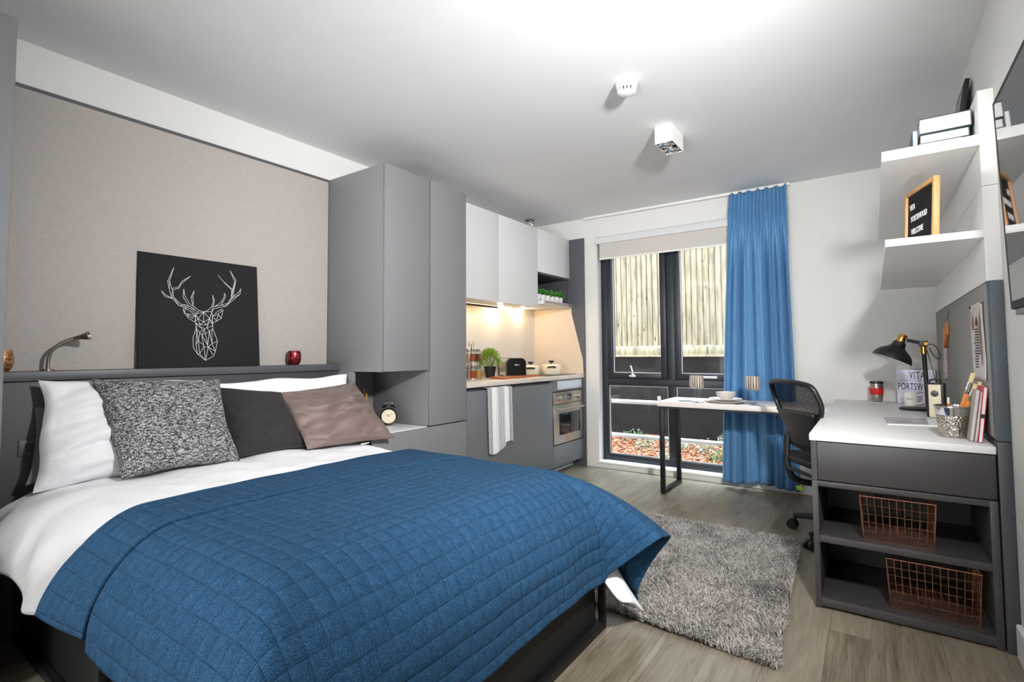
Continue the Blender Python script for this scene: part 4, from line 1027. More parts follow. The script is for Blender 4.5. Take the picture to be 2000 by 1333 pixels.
def spoon(x, y, rz, label, fork=False):
    p = thing('fork' if fork else 'spoon', label, 'fork' if fork else 'spoon', (x, y, TZ), rz)
    g = G(); z = .0045
    g.tube([(0, -.09, z - .002), (0, -.04, z), (0, .03, z + .006), (0, .05, z + .004)], .0028, 8, taper=[1.5, 1.2, .8, .9])
    if fork:
        g.box(-.010, .048, z, .010, .066, z + .003, .001)
        for k in range(4): g.box(-.010 + k * .0058, .064, z, -.0074 + k * .0058, .098, z + .0025)
    else: g.sphere((0, .072, z + .003), .02, (.85, 1.3, .22), 18)
    obj('metal', g, 'chrome', p, local=True)
spoon(-.775, 4.075, -.75, 'silver spoon right of the stacked plates')
spoon(-1.075, 4.13, -.9, 'silver fork left of the stacked plates', True)

# ------------------------------------------------------------------ rug
RA, RB, RC, RD = Vector((-1.20, 2.10, 0)), Vector((-.305, 2.015, 0)), Vector((-.375, 3.42, 0)), Vector((-1.27, 3.40, 0))
def rugp(u, v): return RA * (1 - u) * (1 - v) + RB * u * (1 - v) + RC * u * v + RD * (1 - u) * v
rug = thing('rug', 'grey shaggy rug on the floor beyond the foot of the bed', 'rug', (-.8, 2.7, 0))
g = G(); V = g.grid(lambda u, v: rugp(.012 + .976 * u, .012 + .976 * v) + Vector((0, 0, .008)), 20, 30); V2 = g.grid(lambda u, v: rugp(.012 + .976 * u, .012 + .976 * v) + Vector((0, 0, .0005)), 1, 1)
obj('backing', g, mat('rug_backing', '#4a4745', .95), rug)
t = NT('shag_pile'); oi = t.n('ShaderNodeUVMap'); f = t.noise(t.coord('Object'), 11, 4, .6); sxx = t.n('ShaderNodeSeparateXYZ'); t.l(oi.outputs[0], sxx.inputs[0])
fac = t.math('ADD', t.math('MULTIPLY', f, .35), t.math('MULTIPLY', sxx.outputs[0], .65))
t.l(t.ramp(fac, [(.2, '#4b4744'), (.45, '#8a847f'), (.8, '#c2bcb6')]), t.b.inputs['Base Color']); t.b.inputs['Roughness'].default_value = .9
M['shag'] = t.m
random.seed(5); VV, FF, UVv = [], [], []
NB = 56000
for k in range(NB):
    u, v = random.random(), random.random(); p = rugp(u, v)
    clump = nz(p.x, p.y, 2, 6.5); a = 3.0 * nz(p.x, p.y, 7, 4) + random.uniform(-1.3, 1.3) + 2.2
    L = random.uniform(.020, .038) * (1 + .25 * clump); lean = random.uniform(.35, 1.0)
    w_ = random.uniform(.0009, .0018); dx, dy = cos(a), sin(a); px, py = -dy * w_, dx * w_
    z0 = .008; q = []
    for s_, h_, wd in ((0, 0, 1), (.42 * lean, .55, 1), (lean, .82 - .25 * lean, .35)):
        x, y, z = p.x + dx * L * s_, p.y + dy * L * s_, z0 + L * h_
        q += [(x + px * wd, y + py * wd, z), (x - px * wd, y - py * wd, z)]
    n0 = len(VV); VV += q; FF += [(n0, n0 + 1, n0 + 3, n0 + 2), (n0 + 2, n0 + 3, n0 + 5, n0 + 4)]; UVv += [min(1, max(0, .55 + .22 * clump + random.uniform(-.5, .45)))] * 8
me = bpy.data.meshes.new('pile'); me.from_pydata([(a - rug.location.x, b - rug.location.y, c) for a, b, c in VV], [], FF)
uvl = me.uv_layers.new(name='UVMap'); flat = []
for q in UVv: flat += [q, .5]
uvl.data.foreach_set('uv', flat); me.materials.append(M['shag'])
o = bpy.data.objects.new('pile', me); COL.objects.link(o); o.parent = rug; o['kind'] = 'stuff'

# ------------------------------------------------------------------ office chair (faces +x in its own space)
ch = thing('office_chair', 'black mesh-backed swivel office chair tucked under the desk', 'chair', (-.145, 3.60, 0), radians(35))
t = NT('chair_mesh'); t.t.nodes.remove(t.b); df_ = t.n('ShaderNodeBsdfDiffuse'); df_.inputs[0].default_value = lin('#17171a'); tr = t.n('ShaderNodeBsdfTransparent')
w1 = t.n('ShaderNodeSeparateXYZ'); t.l(t.coord('Object', (1, 1, 1)), w1.inputs[0])
wa = t.math('GREATER_THAN', t.math('FRACT', t.math('MULTIPLY', w1.outputs[1], 160)), .62); wb = t.math('GREATER_THAN', t.math('FRACT', t.math('MULTIPLY', w1.outputs[2], 160)), .62)
mx = t.n('ShaderNodeMixShader'); t.l(t.math('MULTIPLY', wa, wb), mx.inputs[0]); t.l(df_.outputs[0], mx.inputs[1]); t.l(tr.outputs[0], mx.inputs[2]); t.l(mx.outputs[0], t.out.inputs[0])
M['mesh'] = t.m
def cbx(y, z):   # backrest curvature in x
    return -.255 - .10 * max(0, (z - .62)) / .32 - .0 + .55 * y * y
def outline(s):
    pass
BO = [(-.135, .56), (-.165, .64), (-.208, .74), (-.238, .80), (-.236, .865), (-.214, .912), (-.13, .928), (0, .932), (.13, .928), (.214, .912), (.236, .865), (.238, .80), (.208, .74), (.165, .64), (.135, .56), (0, .545)]
ring = [Vector((cbx(y, z), y, z)) for y, z in BO]
cl = catmull(ring + [ring[0]], 5)[:-1]
g = G(); g.tube(cl, .0145, 8, closed=True); obj('back_frame', g, 'black_plastic', ch, local=True)
def half(z):
    pts = [(.135, .56), (.165, .64), (.208, .74), (.238, .80), (.236, .865), (.214, .912), (.12, .93)]
    for (a, b), (c, d) in zip(pts[:-1], pts[1:]):
        if b <= z <= d: return a + (c - a) * (z - b) / (d - b)
    return .12
g = G(); g.grid(lambda u, v: Vector((cbx((u * 2 - 1) * half(.56 + .365 * v), .56 + .365 * v) + .003, (u * 2 - 1) * half(.56 + .365 * v), .56 + .365 * v)), 16, 20); obj('back_mesh', g, 'mesh', ch, local=True)
g = G(); g.grid(lambda u, v: Vector((cbx((u * 2 - 1) * .17, .56 + .20 * v) - .012, (u * 2 - 1) * (.125 + .07 * v), .555 + .205 * v)), 12, 10); obj('lumbar_pad', g, 'black_plastic', ch, local=True, solid=.018)
for s_ in (-1, 1):
    g = G(); g.tube(catmull([(-.262, s_ * .150, .60), (-.270, s_ * .150, .50), (-.272, s_ * .145, .42), (-.245, s_ * .135, .345), (-.17, s_ * .115, .315), (-.06, s_ * .07, .325)], 6), .019, 8); obj('back_support', g, 'black_plastic', ch, local=True)
g = G(); g.box(-.285, -.14, .455, -.262, .14, .478, .006); g.box(-.285, -.14, .395, -.265, .14, .415, .006); obj('cross_bar', g, 'black_plastic', ch, local=True)
g = G(); g.box(-.235, -.235, .42, .245, .235, .495, .03, seg=4); obj('seat', g, mat('black_fabric', '#18181b', .95, bump=.2, nscale=200), ch, local=True)
g = G(); g.box(-.10, -.09, .345, .10, .09, .419, .01); g.cyl((0, 0, .10), (0, 0, .345), .024, n=18); g.cyl((0, 0, .08), (0, 0, .20), .033, n=18); obj('gas_column', g, 'black_plastic', ch, local=True)
for s_ in (-1, 1):
    g = G(); g.tube(catmull([(.02, s_ * .20, .41), (.02, s_ * .27, .43), (.02, s_ * .275, .55), (.0, s_ * .275, .655)], 5), .013, 8); g.box(-.10, s_ * .275 - .035, .655, .13, s_ * .275 + .035, .68, .01); obj('armrest', g, 'black_plastic', ch, local=True) if False else g.bm.free()
angs = [atan2(.10 - .0, -.335), ]
base_rot = radians(35)
for k in range(5):
    wang = radians(163.5 + 72 * k) - base_rot; dx, dy = cos(wang), sin(wang)
    g = G(); g.tube([(dx * .02, dy * .02, .105), (dx * .16, dy * .16, .108), (dx * .305, dy * .305, .082)], .022, 8, taper=[1.25, 1.0, .62])
    leg = obj('base_leg', g, 'black_plastic', ch, local=True)
    g = G(); cx_, cy_ = dx * .335, dy * .335
    g.cyl((dx * .30, dy * .30, .055), (dx * .30, dy * .30, .085), .008, n=10)
    for s_ in (-1, 1):
        a_, b_ = Vector((cx_ - dy * .006 * s_ - dx * .02, cy_ + dx * .006 * s_ - dy * .02, .028)), Vector((cx_ - dy * .024 * s_ - dx * .02, cy_ + dx * .024 * s_ - dy * .02, .028)); g.cyl(a_, b_, .028, n=20)
    g.box(cx_ - dx * .02 - .014, cy_ - dy * .02 - .014, .045, cx_ - dx * .02 + .014, cy_ - dy * .02 + .014, .06, .004)
    obj('caster', g, 'black_plastic', leg, local=True)
g = G(); g.prism([(-.02, -.012), (.01, -.016), (.026, 0), (.01, .014), (-.02, .012)], .004, frame((-.20, .145, .275), (.57, -.82, 0), (.0, .1, 1))); g.cyl((-.20, .145, .285), (-.19, .14, .33), .002, n=6)
setp(obj('swing_tag', g, mat('lime_tag', '#86b82c', .5), ch, local=True), 'lime green tag')
# ------------------------------------------------------------------ desk
DX0, DX1, DY0, DY1, DZ = -.243, .364, 2.618, 4.603, .745
dk = thing('desk', 'long white-topped desk with a dark grey drawer and open shelf unit', 'desk', (.06, 3.6, 0))
g = G(); g.box(DX0, DY0, DZ - .029, DX1, DY1, DZ, .002); obj('desktop', g, 'white_lam', dk)
UD = 3.15
g = G(); a, b = -.238, .362
g.box(a, DY0 + .004, .545, a + .022, UD, DZ - .0295); g.box(b - .022, DY0 + .03, .545, b, UD, DZ - .0295); g.box(a + .022, UD - .018, .545, b - .022, UD, DZ - .0295); obj('upper_carcass', g, 'grey_d', dk)
g = G()
g.box(a, DY0 + .002, .0, a + .022, UD, .543, .001); g.box(b - .024, DY0 + .002, .0, b, UD, .543, .001)
g.box(a + .022, DY0 + .002, .520, b - .024, UD, .543, .001); g.box(a + .022, DY0 + .002, .012, b - .024, UD, .046, .001)
g.box(a + .022, UD - .012, .046, b - .024, UD, .520); obj('shelf_unit', g, 'grey_d', dk)
g = G(); g.box(a + .0225, DY0 + .006, .281, b - .0245, UD - .0125, .309, .001); obj('shelf', g, 'grey_d', dk)
g = G(); g.box(a + .024, DY0 + .002, .548, b - .001, DY0 + .022, DZ - .033, .0015); g.box(a + .03, DY0 + .022, .55, b - .03, UD - .06, .69); obj('drawer', g, 'grey_d', dk)
g = G(); g.box(a + .01, DY1 - .03, 0, b - .02, DY1 - .002, DZ - .0295, .002); obj('end_panel', g, 'grey_d', dk)

# back panel on the right wall
pb = thing('pinboard', 'tall grey pinboard panel on the right wall behind the desk', 'pinboard', (.385, 3.6, 0))
M['felt'] = mat('grey_felt_board', '#8b8a88', .95, vary=.06, nscale=220, bump=.1)
g = G(); g.box(.3665, 2.612, 0.0, .4065, 4.609, DZ + .02, .004); obj('lower_panel', g, 'charcoal', pb)
g = G(); g.box(.3665, 2.612, DZ + .022, .4065, 4.606, 1.366, .003); obj('upper_panel', g, mat('blue_grey_edge', '#4d565e', .5), pb)
g = G(); g.box(.3625, 2.655, DZ + .03, .3663, 4.57, 1.364, .001); obj('felt', g, 'felt', pb)
# hanging brush and poster
hbx = thing('hanging_brush', 'orange-handled brush with pale bristles hanging on the pinboard', 'brush', (.345, 3.9, .94))
pu = lambda y, z, x=.352: Vector((x, y, z))
g = G(); g.prism([(3.99, 1.245), (3.90, 1.235), (3.86, 1.30 - .03), (3.845, 1.20), (3.99, 1.12), (4.045, 1.12)], .012, frame((.347, 0, 0), (0, 1, 0), (0, 0, 1)))
obj('handle', g, 'orange_wood', hbx)
t = NT('pale_bristles'); ww = t.n('ShaderNodeTexWave'); ww.wave_type = 'BANDS'; ww.bands_direction = 'Z'; ww.inputs['Scale'].default_value = 28; t.l(t.coord('Object'), ww.inputs['Vector'])
t.l(t.ramp(ww.outputs['Fac'], [(.3, '#8f7f83'), (.7, '#d7c6ca')]), t.b.inputs['Base Color']); t.b.inputs['Roughness'].default_value = .9; t.bump(ww.outputs['Fac'], .8, .004); M['bristle'] = t.m
g = G(); g.prism([(4.045, 1.12), (3.985, 1.12), (4.01, .94), (4.09, .935)], .016, frame((.345, 0, 0), (0, 1, 0), (0, 0, 1))); obj('bristles', g, 'bristle', hbx)
g = G(); g.tube(catmull([pu(3.91, 1.262), pu(3.83, 1.31, .358), pu(3.80, 1.335, .360), pu(3.86, 1.31, .358), pu(3.92, 1.26)], 6), .0012, 6); obj('string', g, 'grey_cloth', hbx)
ps = thing('poster', 'narrow paper poster with two pointed red-brown shapes pinned above the desk', 'poster', (.36, 2.86, 1.0))
pm = frame((.3605, 3.02, .985), (0, -1, 0), (0, 0, 1))   # x: towards the camera, y: up, z: into the room
g = G(); PWd, PH = .315, .315
def paper(u, v): x, y = PWd * u, PH * v; return pm @ Vector((x + .006 * sin(v * 5), y - .018 * (u) * (1 - v) * .0, .0012 + .003 * abs(sin(u * 2.4 + v * 3))))
g.grid(paper, 14, 20); obj('sheet', g, mat('poster_paper', '#d9d2cf', .85), ps, solid=.0006)
g = G(); mk = lambda poly: g.prism(poly, .0006, pm @ Matrix.Translation((0, 0, .0052)))
mk([(.06, .285), (.085, .215), (.05, .205), (.045, .24)]); mk([(.245, .285), (.265, .235), (.245, .195), (.215, .215)]); mk([(.225, .215), (.25, .20), (.262, .06), (.25, .06)])
obj('red_shapes', g, mat('red_brown_ink', '#9a6a5c', .8), ps)
g = G(); mk([(.13, .235), (.16, .262), (.19, .235), (.18, .222), (.14, .222)])
random.seed(9)
for r_ in range(15):
    y = .205 - r_ * .0112; x = .09 + random.uniform(0, .03)
    while x < .215 - (r_ > 9) * .05:
        w_ = random.uniform(.008, .03); mk([(x, y), (x + w_, y), (x + w_, y + .006), (x, y + .006)]); x += w_ + .006
obj('dark_print', g, mat('dark_ink', '#4c464a', .8), ps)
for (u, v) in ((.03, .98), (.97, .98)):
    g = G(); g.sphere(pm @ Vector((PWd * u, PH * v, .005)), .004, n=10); obj('pin', g, 'black_plastic', ps)

# ------------------------------------------------------------------ wall shelves
sh = thing('wall_shelf', 'white wall shelf unit with two deep shelves above the desk', 'shelf', (.23, 3.5, 1.37))
g = G(); g.box(.360, DY0 - .002, 1.368, .4065, 4.50, 1.731, .001); obj('back_panel', g, 'trim', sh)
g = G(); g.box(.360, DY0 - .002, 1.733, .4065, 4.50, 2.104, .001); obj('back_panel', g, 'trim', sh)
g = G(); g.box(.056, DY0 - .002, 1.535, .3598, 4.45, 1.565, .0015); obj('shelf', g, 'trim', sh)
g = G(); g.box(.056, DY0 - .002, 1.893, .3598, 4.46, 1.935, .0015); obj('shelf', g, 'trim', sh)
# books
def book(x0, x1, y0, y1, z0, z1, cover, label, rz=0, spine=1, th=.003):
    """flat book: spine on the +x (1) or -x (-1) side"""
    c = Vector(((x0 + x1) / 2, (y0 + y1) / 2, z0)); b = thing('book', label, 'book', c, rz); hx, hy, h = (x1 - x0) / 2, (y1 - y0) / 2, z1 - z0
    g = G(); g.box(-hx, -hy, 0, hx, hy, th, .0005); g.box(-hx, -hy, h - th, hx, hy, h, .0005)
    if spine > 0: g.box(hx - th, -hy, th, hx, hy, h - th)
    else: g.box(-hx, -hy, th, -hx + th, hy, h - th)
    obj('cover', g, cover, b, local=True)
    g = G(); o_ = .004
    if spine > 0: g.box(-hx + .002, -hy + o_, th, hx - th - .0002, hy - o_, h - th)
    else: g.box(-hx + th + .0002, -hy + o_, th, hx - .002, hy - o_, h - th)
    obj('pages', g, 'paper', b, local=True); return b
M['cov_navy'] = mat('navy_cover', '#2a3440', .5); M['cov_teal'] = mat('teal_cover', '#2e4a4c', .5); M['cov_blue'] = mat('slate_blue_cover', '#4d6a83', .5); M['cov_cream'] = mat('cream_cover', '#e3dfc2', .6)
SZ = 1.9354
book(.185, .318, 2.70, 2.90, SZ, SZ + .028, 'cov_cream', 'thin cream book at the bottom of the stack on the top shelf', spine=1)
book(.190, .345, 2.70, 2.91, SZ + .0284, SZ + .066, 'cov_teal', 'dark teal book in the middle of the stack on the top shelf', spine=1)
book(.188, .352, 2.69, 2.92, SZ + .0664, SZ + .130, 'cov_navy', 'thick navy book upper in the stack on the top shelf, pages facing out', spine=1)
book(.20, .355, 2.72, 2.93, SZ + .1304, SZ + .138, 'cov_cream', 'thin cream-covered book on the very top of the shelf stack', spine=1, th=.002)
book(.165, .183, 2.71, 2.90, SZ, SZ + .095, 'cov_blue', 'slate blue book standing against the left of the stack', spine=-1)
pf = thing('picture_frame', 'black picture frame leaning on the wall behind the books on the top shelf', 'picture frame', (.34, 3.1, SZ))
mt = Matrix.Translation((.325, 3.04, SZ + .004)) @ Matrix.Rotation(radians(8), 4, 'Y')
g = G(); g.box(0, 0, 0, .018, .30, .40, .002, mt); obj('frame', g, 'black_plastic', pf)
g = G(); g.box(-.0012, .025, .025, -.0002, .275, .375, 0, mt); obj('print', g, 'black_gloss', pf)
# letter board
lb = thing('letter_board', 'oak-framed black letter board reading VITA PORTSWOOD WELCOME on the lower shelf', 'letter board', (.19, 2.80, 1.565))
ex = Vector((.30, -.954, 0)).normalized()
ey0 = Vector((0, 0, 1)); nb = ex.cross(ey0)
ey = (ey0 - nb * .05).normalized(); nb = ex.cross(ey).normalized(); LBW, LBH = .285, .258
lm = frame(Vector((.140, 2.965, 1.5656)) + nb * .0, ex, ey, nb)
g = G(); wd = .018
g.box(0, 0, -.012, wd, LBH, .010, .0015, lm); g.box(LBW - wd, 0, -.012, LBW, LBH, .010, .0015, lm); g.box(wd, 0, -.012, LBW - wd, wd, .010, .0015, lm); g.box(wd, LBH - wd, -.012, LBW - wd, LBH, .010, .0015, lm); obj('oak_frame', g, 'oak', lb)
g = G(); g.box(wd, wd, -.010, LBW - wd, LBH - wd, .0, 0, lm)
for k in range(38): g.box(wd, wd + .003 + k * .0058, 0, LBW - wd, wd + .0055 + k * .0058, .0018, 0, lm)
obj('felt_board', g, mat('black_ribbed_felt', '#141416', .95), lb)
g = G()
for (x, y, s) in ((.040, .172, 'VITA'), (.052, .118, 'PORTSWOOD'), (.056, .060, 'WELCOME')): g.add_mesh(text_mesh(s, .036, 1.02), lm @ Matrix.Translation((x, y, .0022)) @ Matrix.Diagonal((.66, 1, 1, 1)))
obj('letters', g, 'trim', lb, smooth=False)
g = G(); g.box(.006, .0, -.10, .018, .012, -.013, .001, lm @ Matrix.Rotation(radians(3), 4, 'X')); obj('stand_foot', g, 'oak', lb)

# ------------------------------------------------------------------ desk items
bm_ = thing('travel_mug', 'steel travel mug with a red grip band on the far end of the desk', 'mug', (.012, 4.46, DZ))
mx0, my0 = .012, 4.45
co2 = thing('coaster', 'round pale coaster under the red-banded travel mug', 'coaster', (mx0, my0, DZ)); g = G(); g.lathe([(0, 0), (.052, 0), (.052, .004), (0, .004)], (mx0, my0, DZ + .0003), 36); obj('disc', g, 'pale', co2)
bm_.location = (mx0, my0, DZ + .0045); z = DZ + .0045
g = G(); g.lathe([(0, 0), (.029, 0), (.031, .003), (.036, .045), (.039, .10), (.0395, .128), (.037, .128), (0, .122)], (mx0, my0, z), 36); obj('body', g, 'steel', bm_)
g = G(); g.lathe([(.0372, .052), (.0385, .054), (.041, .092), (.0405, .097), (.039, .097)], (mx0, my0, z), 36); obj('grip_band', g, mat('red_rubber', '#c01019', .5), bm_)
g = G(); g.lathe([(0, .1285), (.040, .1285), (.041, .134), (.039, .142), (.030, .144), (0, .143)], (mx0, my0, z), 36); obj('lid', g, 'black_plastic', bm_)
# light box
lx = thing('light_box', 'white cinema light box with black letters at the far end of the desk', 'light box', (.24, 4.45, DZ))
e1 = Vector((.985, -.17, 0)).normalized(); n1 = Vector((-.17, -.985, 0)).normalized(); bmx = frame((.128, 4.452, DZ + .0004), e1, (0, 0, 1), n1)
LW, LH = .208, .235
g = G(); g.box(.002, .002, -.045, LW + .003, LH - .002, -.001, .002, bmx); obj('casing', g, 'black_plastic', lx)
M['lightbox_face'] = mat('opal_acrylic', '#dcdcf0', .35); 
g = G()
for k in range(3): g.box(.0, .0015 + k * .0775, -.0008, LW + .002, .0775 + k * .0775, .002, .001, bmx)
obj('opal_panel', g, 'lightbox_face', lx)
g = G()
for (x, y, s) in ((.070, .172, 'VITA'), (.004, .0955, 'PORTSWOOD')): g.add_mesh(text_mesh(s, .066, 1.25 if s == 'VITA' else 1.08), bmx @ Matrix.Translation((x, y, .0022)) @ Matrix.Diagonal((.50, 1, 1, 1)))
# keep only the letters that fit on the face
bmi = bmx.inverted()
dead = [f for f in g.bm.faces if (bmi @ f.calc_center_median()).x > LW + .001]
bmesh.ops.delete(g.bm, geom=dead, context='FACES'); obj('letters', g, 'black_plastic', lx, smooth=False)
# white mug
mg = thing('mug', 'white mug with small lettering in front of the light box', 'mug', (.19, 4.28, DZ)); cx, cy = .192, 4.285
g = G(); g.lathe([(0, 0), (.030, 0), (.034, .006), (.0385, .05), (.0395, .088), (.0365, .088), (.035, .05), (.030, .010), (0, .006)], (cx, cy, DZ + .0004), 36)
obj('cup', g, 'white_china', mg)
g = G(); g.tube(catmull([(cx + .037, cy - .012, DZ + .072), (cx + .062, cy - .020, DZ + .076), (cx + .072, cy - .023, DZ + .048), (cx + .058, cy - .018, DZ + .024), (cx + .034, cy - .010, DZ + .018)], 6), .0055, 8); obj('handle', g, 'white_china', mg)
g = G(); g.box(cx - .022, cy - .0394, DZ + .046, cx + .010, cy - .0385, DZ + .049); obj('lettering', g, 'black_plastic', mg)
# desk lamp
la = thing('desk_lamp', 'black and brass adjustable desk lamp on the desk', 'lamp', (.215, 3.99, DZ)); bx, by = .205, 4.0
g = G(); g.lathe([(0, 0), (.085, 0), (.087, .006), (.080, .014), (.020, .020), (0, .020)], (bx, by, DZ + .0004), 40); obj('base', g, 'black_plastic', la)
jt = Vector((.251, 4.0, 1.148))
g = G(); g.tube([(.262, by, DZ + .018), (.252, by, jt.z - .02)], .0115, 12); obj('lower_arm', g, 'black_metal', la)
g = G(); g.cyl((bx + .06, by, DZ + .010), (.295, by, DZ + .010), .012, n=12); obj('foot_bar', g, 'black_plastic', la)
g = G(); g.box(.230, by - .02, 1.130, .274, by + .02, 1.166, .005); obj('joint', g, 'black_plastic', la)
g = G(); g.cyl((.253, by, 1.088), (.252, by, 1.131), .0145, n=16); g.cyl((.263, by - .024, 1.148), (.263, by - .018, 1.148), .010, n=14); obj('brass_collar', g, 'brass', la)
hdp = Vector((.172, by - .0, 1.172)); g = G(); g.tube([(.252, by, 1.150), hdp], .0100, 12); obj('upper_arm', g, 'black_metal', la)
g = G(); g.tube(catmull([(.272, by, 1.146), (.302, by, 1.140), (.322, by + .01, 1.108), (.330, by + .01, 1.065), (.314, by, 1.058), (.292, by, 1.09), (.28, by, 1.125)], 6), .003, 6); g.tube([(.268, by, 1.11), (.296, by, .96), (.318, by, .82)], .0022, 6); obj('cable', g, 'grey_d', la)
# shade: axis tilted, opening towards lower left
ax = Vector((.44, .10, 1)).normalized(); q = Vector((0, 0, 1)).rotation_difference(ax).to_matrix().to_4x4(); q.translation = Vector((.092, by - .0, 1.052)); q = q @ Matrix.Scale(.88, 4)
g = G(); pr = [(.120, 0), (.1215, .003), (.116, .028), (.100, .054), (.072, .076), (.048, .094), (.040, .112), (.038, .132), (.030, .136), (0, .137)]
g.lathe(pr, n=48, mtx=q); s1 = obj('lamp_shade', g, 'black_plastic', la)
g = G(); g.lathe([(.1195, .0005), (.113, .027), (.096, .053), (.068, .074), (.044, .092), (.030, .11), (0, .112)], n=48, mtx=q); obj('shade_lining', g, 'white_lam', s1)
g = G(); g.lathe([(.0285, .137), (.0285, .150), (.024, .152), (.024, .172), (.028, .174), (.026, .188), (.012, .194), (0, .195)], n=24, mtx=q); obj('brass_cap', g, 'brass', s1)
g = G(); g.lathe([(0, .03), (.02, .035), (.029, .055), (.024, .08), (.014, .10), (0, .10)], n=24, mtx=q); obj('bulb', g, 'white_china', s1)
# cream box
rb = thing('portable_speaker', 'cream and black boxy portable speaker on end in front of the desk lamp', 'speaker', (.26, 3.62, DZ))
e1 = Vector((.97, -.24, 0)).normalized(); m_ = frame((.226, 3.585, DZ + .0004), e1, (0, 0, 1), Vector((-.24, -.97, 0)))
g = G(); g.box(0, 0, -.065, .078, .186, -.004, .007, m_); obj('casing', g, 'black_plastic', rb)
g = G(); g.box(.012, .002, -.004, .066, .178, .004, .004, m_); obj('cream_front', g, 'cream', rb)
g = G(); g.lathe([(0, 0), (.017, 0), (.016, .003), (0, .0035)], n=24, mtx=m_ @ Matrix.Translation((.039, .130, .0042))); obj('dial', g, 'black_gloss', rb)
g = G(); g.tube([m_ @ Vector(p) for p in ((.014, .180, -.01), (.017, .200, -.012), (.039, .206, -.012), (.061, .200, -.012), (.064, .180, -.01))], .006, 8); obj('carry_handle', g, 'black_plastic', rb)
# magazine
mz = thing('magazine', 'magazine lying flat on the desk in front of the speaker', 'magazine', (.15, 3.3, DZ))
t = NT('magazine_cover'); f = t.noise(t.coord('Object', (6, 14, 1)), 2.0, 3)
t.l(t.ramp(f, [(.35, '#6e6a74'), (.5, '#b9b3bb'), (.7, '#dedbe0')]), t.b.inputs['Base Color']); t.b.inputs['Roughness'].default_value = .35; M['mag'] = t.m
mp_ = [(.035, 3.42), (.045, 3.12), (.255, 3.17), (.268, 3.46)]
g = G(); g.prism(mp_, .006, Matrix.Translation((0, 0, DZ + .0004))); obj('pages', g, 'paper', mz)
g = G(); g.prism([(.035, 3.42), (.045, 3.12), (.206, 3.158), (.216, 3.45)], .0008, Matrix.Translation((0, 0, DZ + .0066))); obj('cover', g, 'mag', mz)
# hammered bucket with brushes
bx, by = .268, 2.835
M['hammered'] = None
t = NT('hammered_metal'); vo = t.n('ShaderNodeTexVoronoi'); vo.inputs['Scale'].default_value = 125; vo.feature = 'SMOOTH_F1'; t.l(t.coord('Object'), vo.inputs['Vector'])
t.b.inputs['Base Color'].default_value = lin('#b9b2a8'); t.b.inputs['Metallic'].default_value = 1; t.b.inputs['Roughness'].default_value = .16; t.bump(vo.outputs['Distance'], .9, .006); M['hammered'] = t.m
bk = thing('bucket', 'small hammered metal bucket of paint brushes on the desk corner', 'bucket', (bx, by, DZ))
g = G(); g.lathe([(0, 0), (.047, 0), (.050, .003), (.0595, .092)], (bx, by, DZ + .0004), 48); g.lathe([(.0585, .092), (.049, .004), (0, .003)], (bx, by, DZ + .0004), 48); obj('hammered_body', g, 'hammered', bk)
g = G(); g.lathe([(.0595, .092), (.063, .123), (.066, .125), (.066, .130), (.061, .130), (.0585, .092)], (bx, by, DZ + .0004), 48); obj('rim', g, 'chrome', bk)
def brush(i, dx, dy, L, w_, label, tip):
    b0 = Vector((bx + dx * .25, by + dy * .25, DZ + .012)); ax = Vector((.070 + dx * .55, -.02 + dy * .5, .23)).normalized()
    b = thing('paint_brush', label, 'paint brush', b0, group='paint brushes in the hammered bucket')
    q = Vector((0, 0, 1)).rotation_difference(ax).to_matrix().to_4x4(); q.translation = b0
    g = G(); g.box(-w_, -.006, 0, w_, .006, L * .66, .003, q); obj('handle', g, 'orange_wood', b)
    g = G(); g.box(-w_ * .95, -.0055, L * .662, w_ * .95, .0055, L * .84, .001, q); obj('ferrule', g, 'chrome', b)
    g = G(); g.box(-w_ * .9, -.005, L * .842, w_ * .9, .005, L, .003, q); obj('bristles', g, tip, b)
M['hog'] = mat('hog_bristle', '#d9c79a', .9, vary=.15, nscale=200)
brush(0, -.012, .02, .265, .0085, 'paint brush furthest left in the bucket, the tallest of the bunch', 'hog')
brush(1, .008, -.02, .225, .0075, 'paint brush at the front of the bunch in the bucket', 'hog')
brush(2, .026, .005, .235, .0075, 'paint brush in the middle of the bunch in the bucket', 'hog')
brush(3, .045, -.015, .225, .0075, 'paint brush right of the middle in the bucket', 'hog')
brush(4, .060, .012, .220, .0065, 'paint brush furthest right in the bucket, next to the notebooks', 'hog')
pc = thing('pencil', 'short white-tipped pencil standing at the left of the bucket', 'pencil', (bx - .02, by - .01, DZ + .005))
g = G(); g.cyl((bx - .018, by - .01, DZ + .006), (bx - .017, by - .02, DZ + .140), .0042, n=8); obj('shaft', g, 'orange_wood', pc)
g = G(); g.cyl((bx - .017, by - .02, DZ + .1402), (bx - .0168, by - .0215, DZ + .165), .0044, n=8); obj('tip', g, 'white_china', pc)
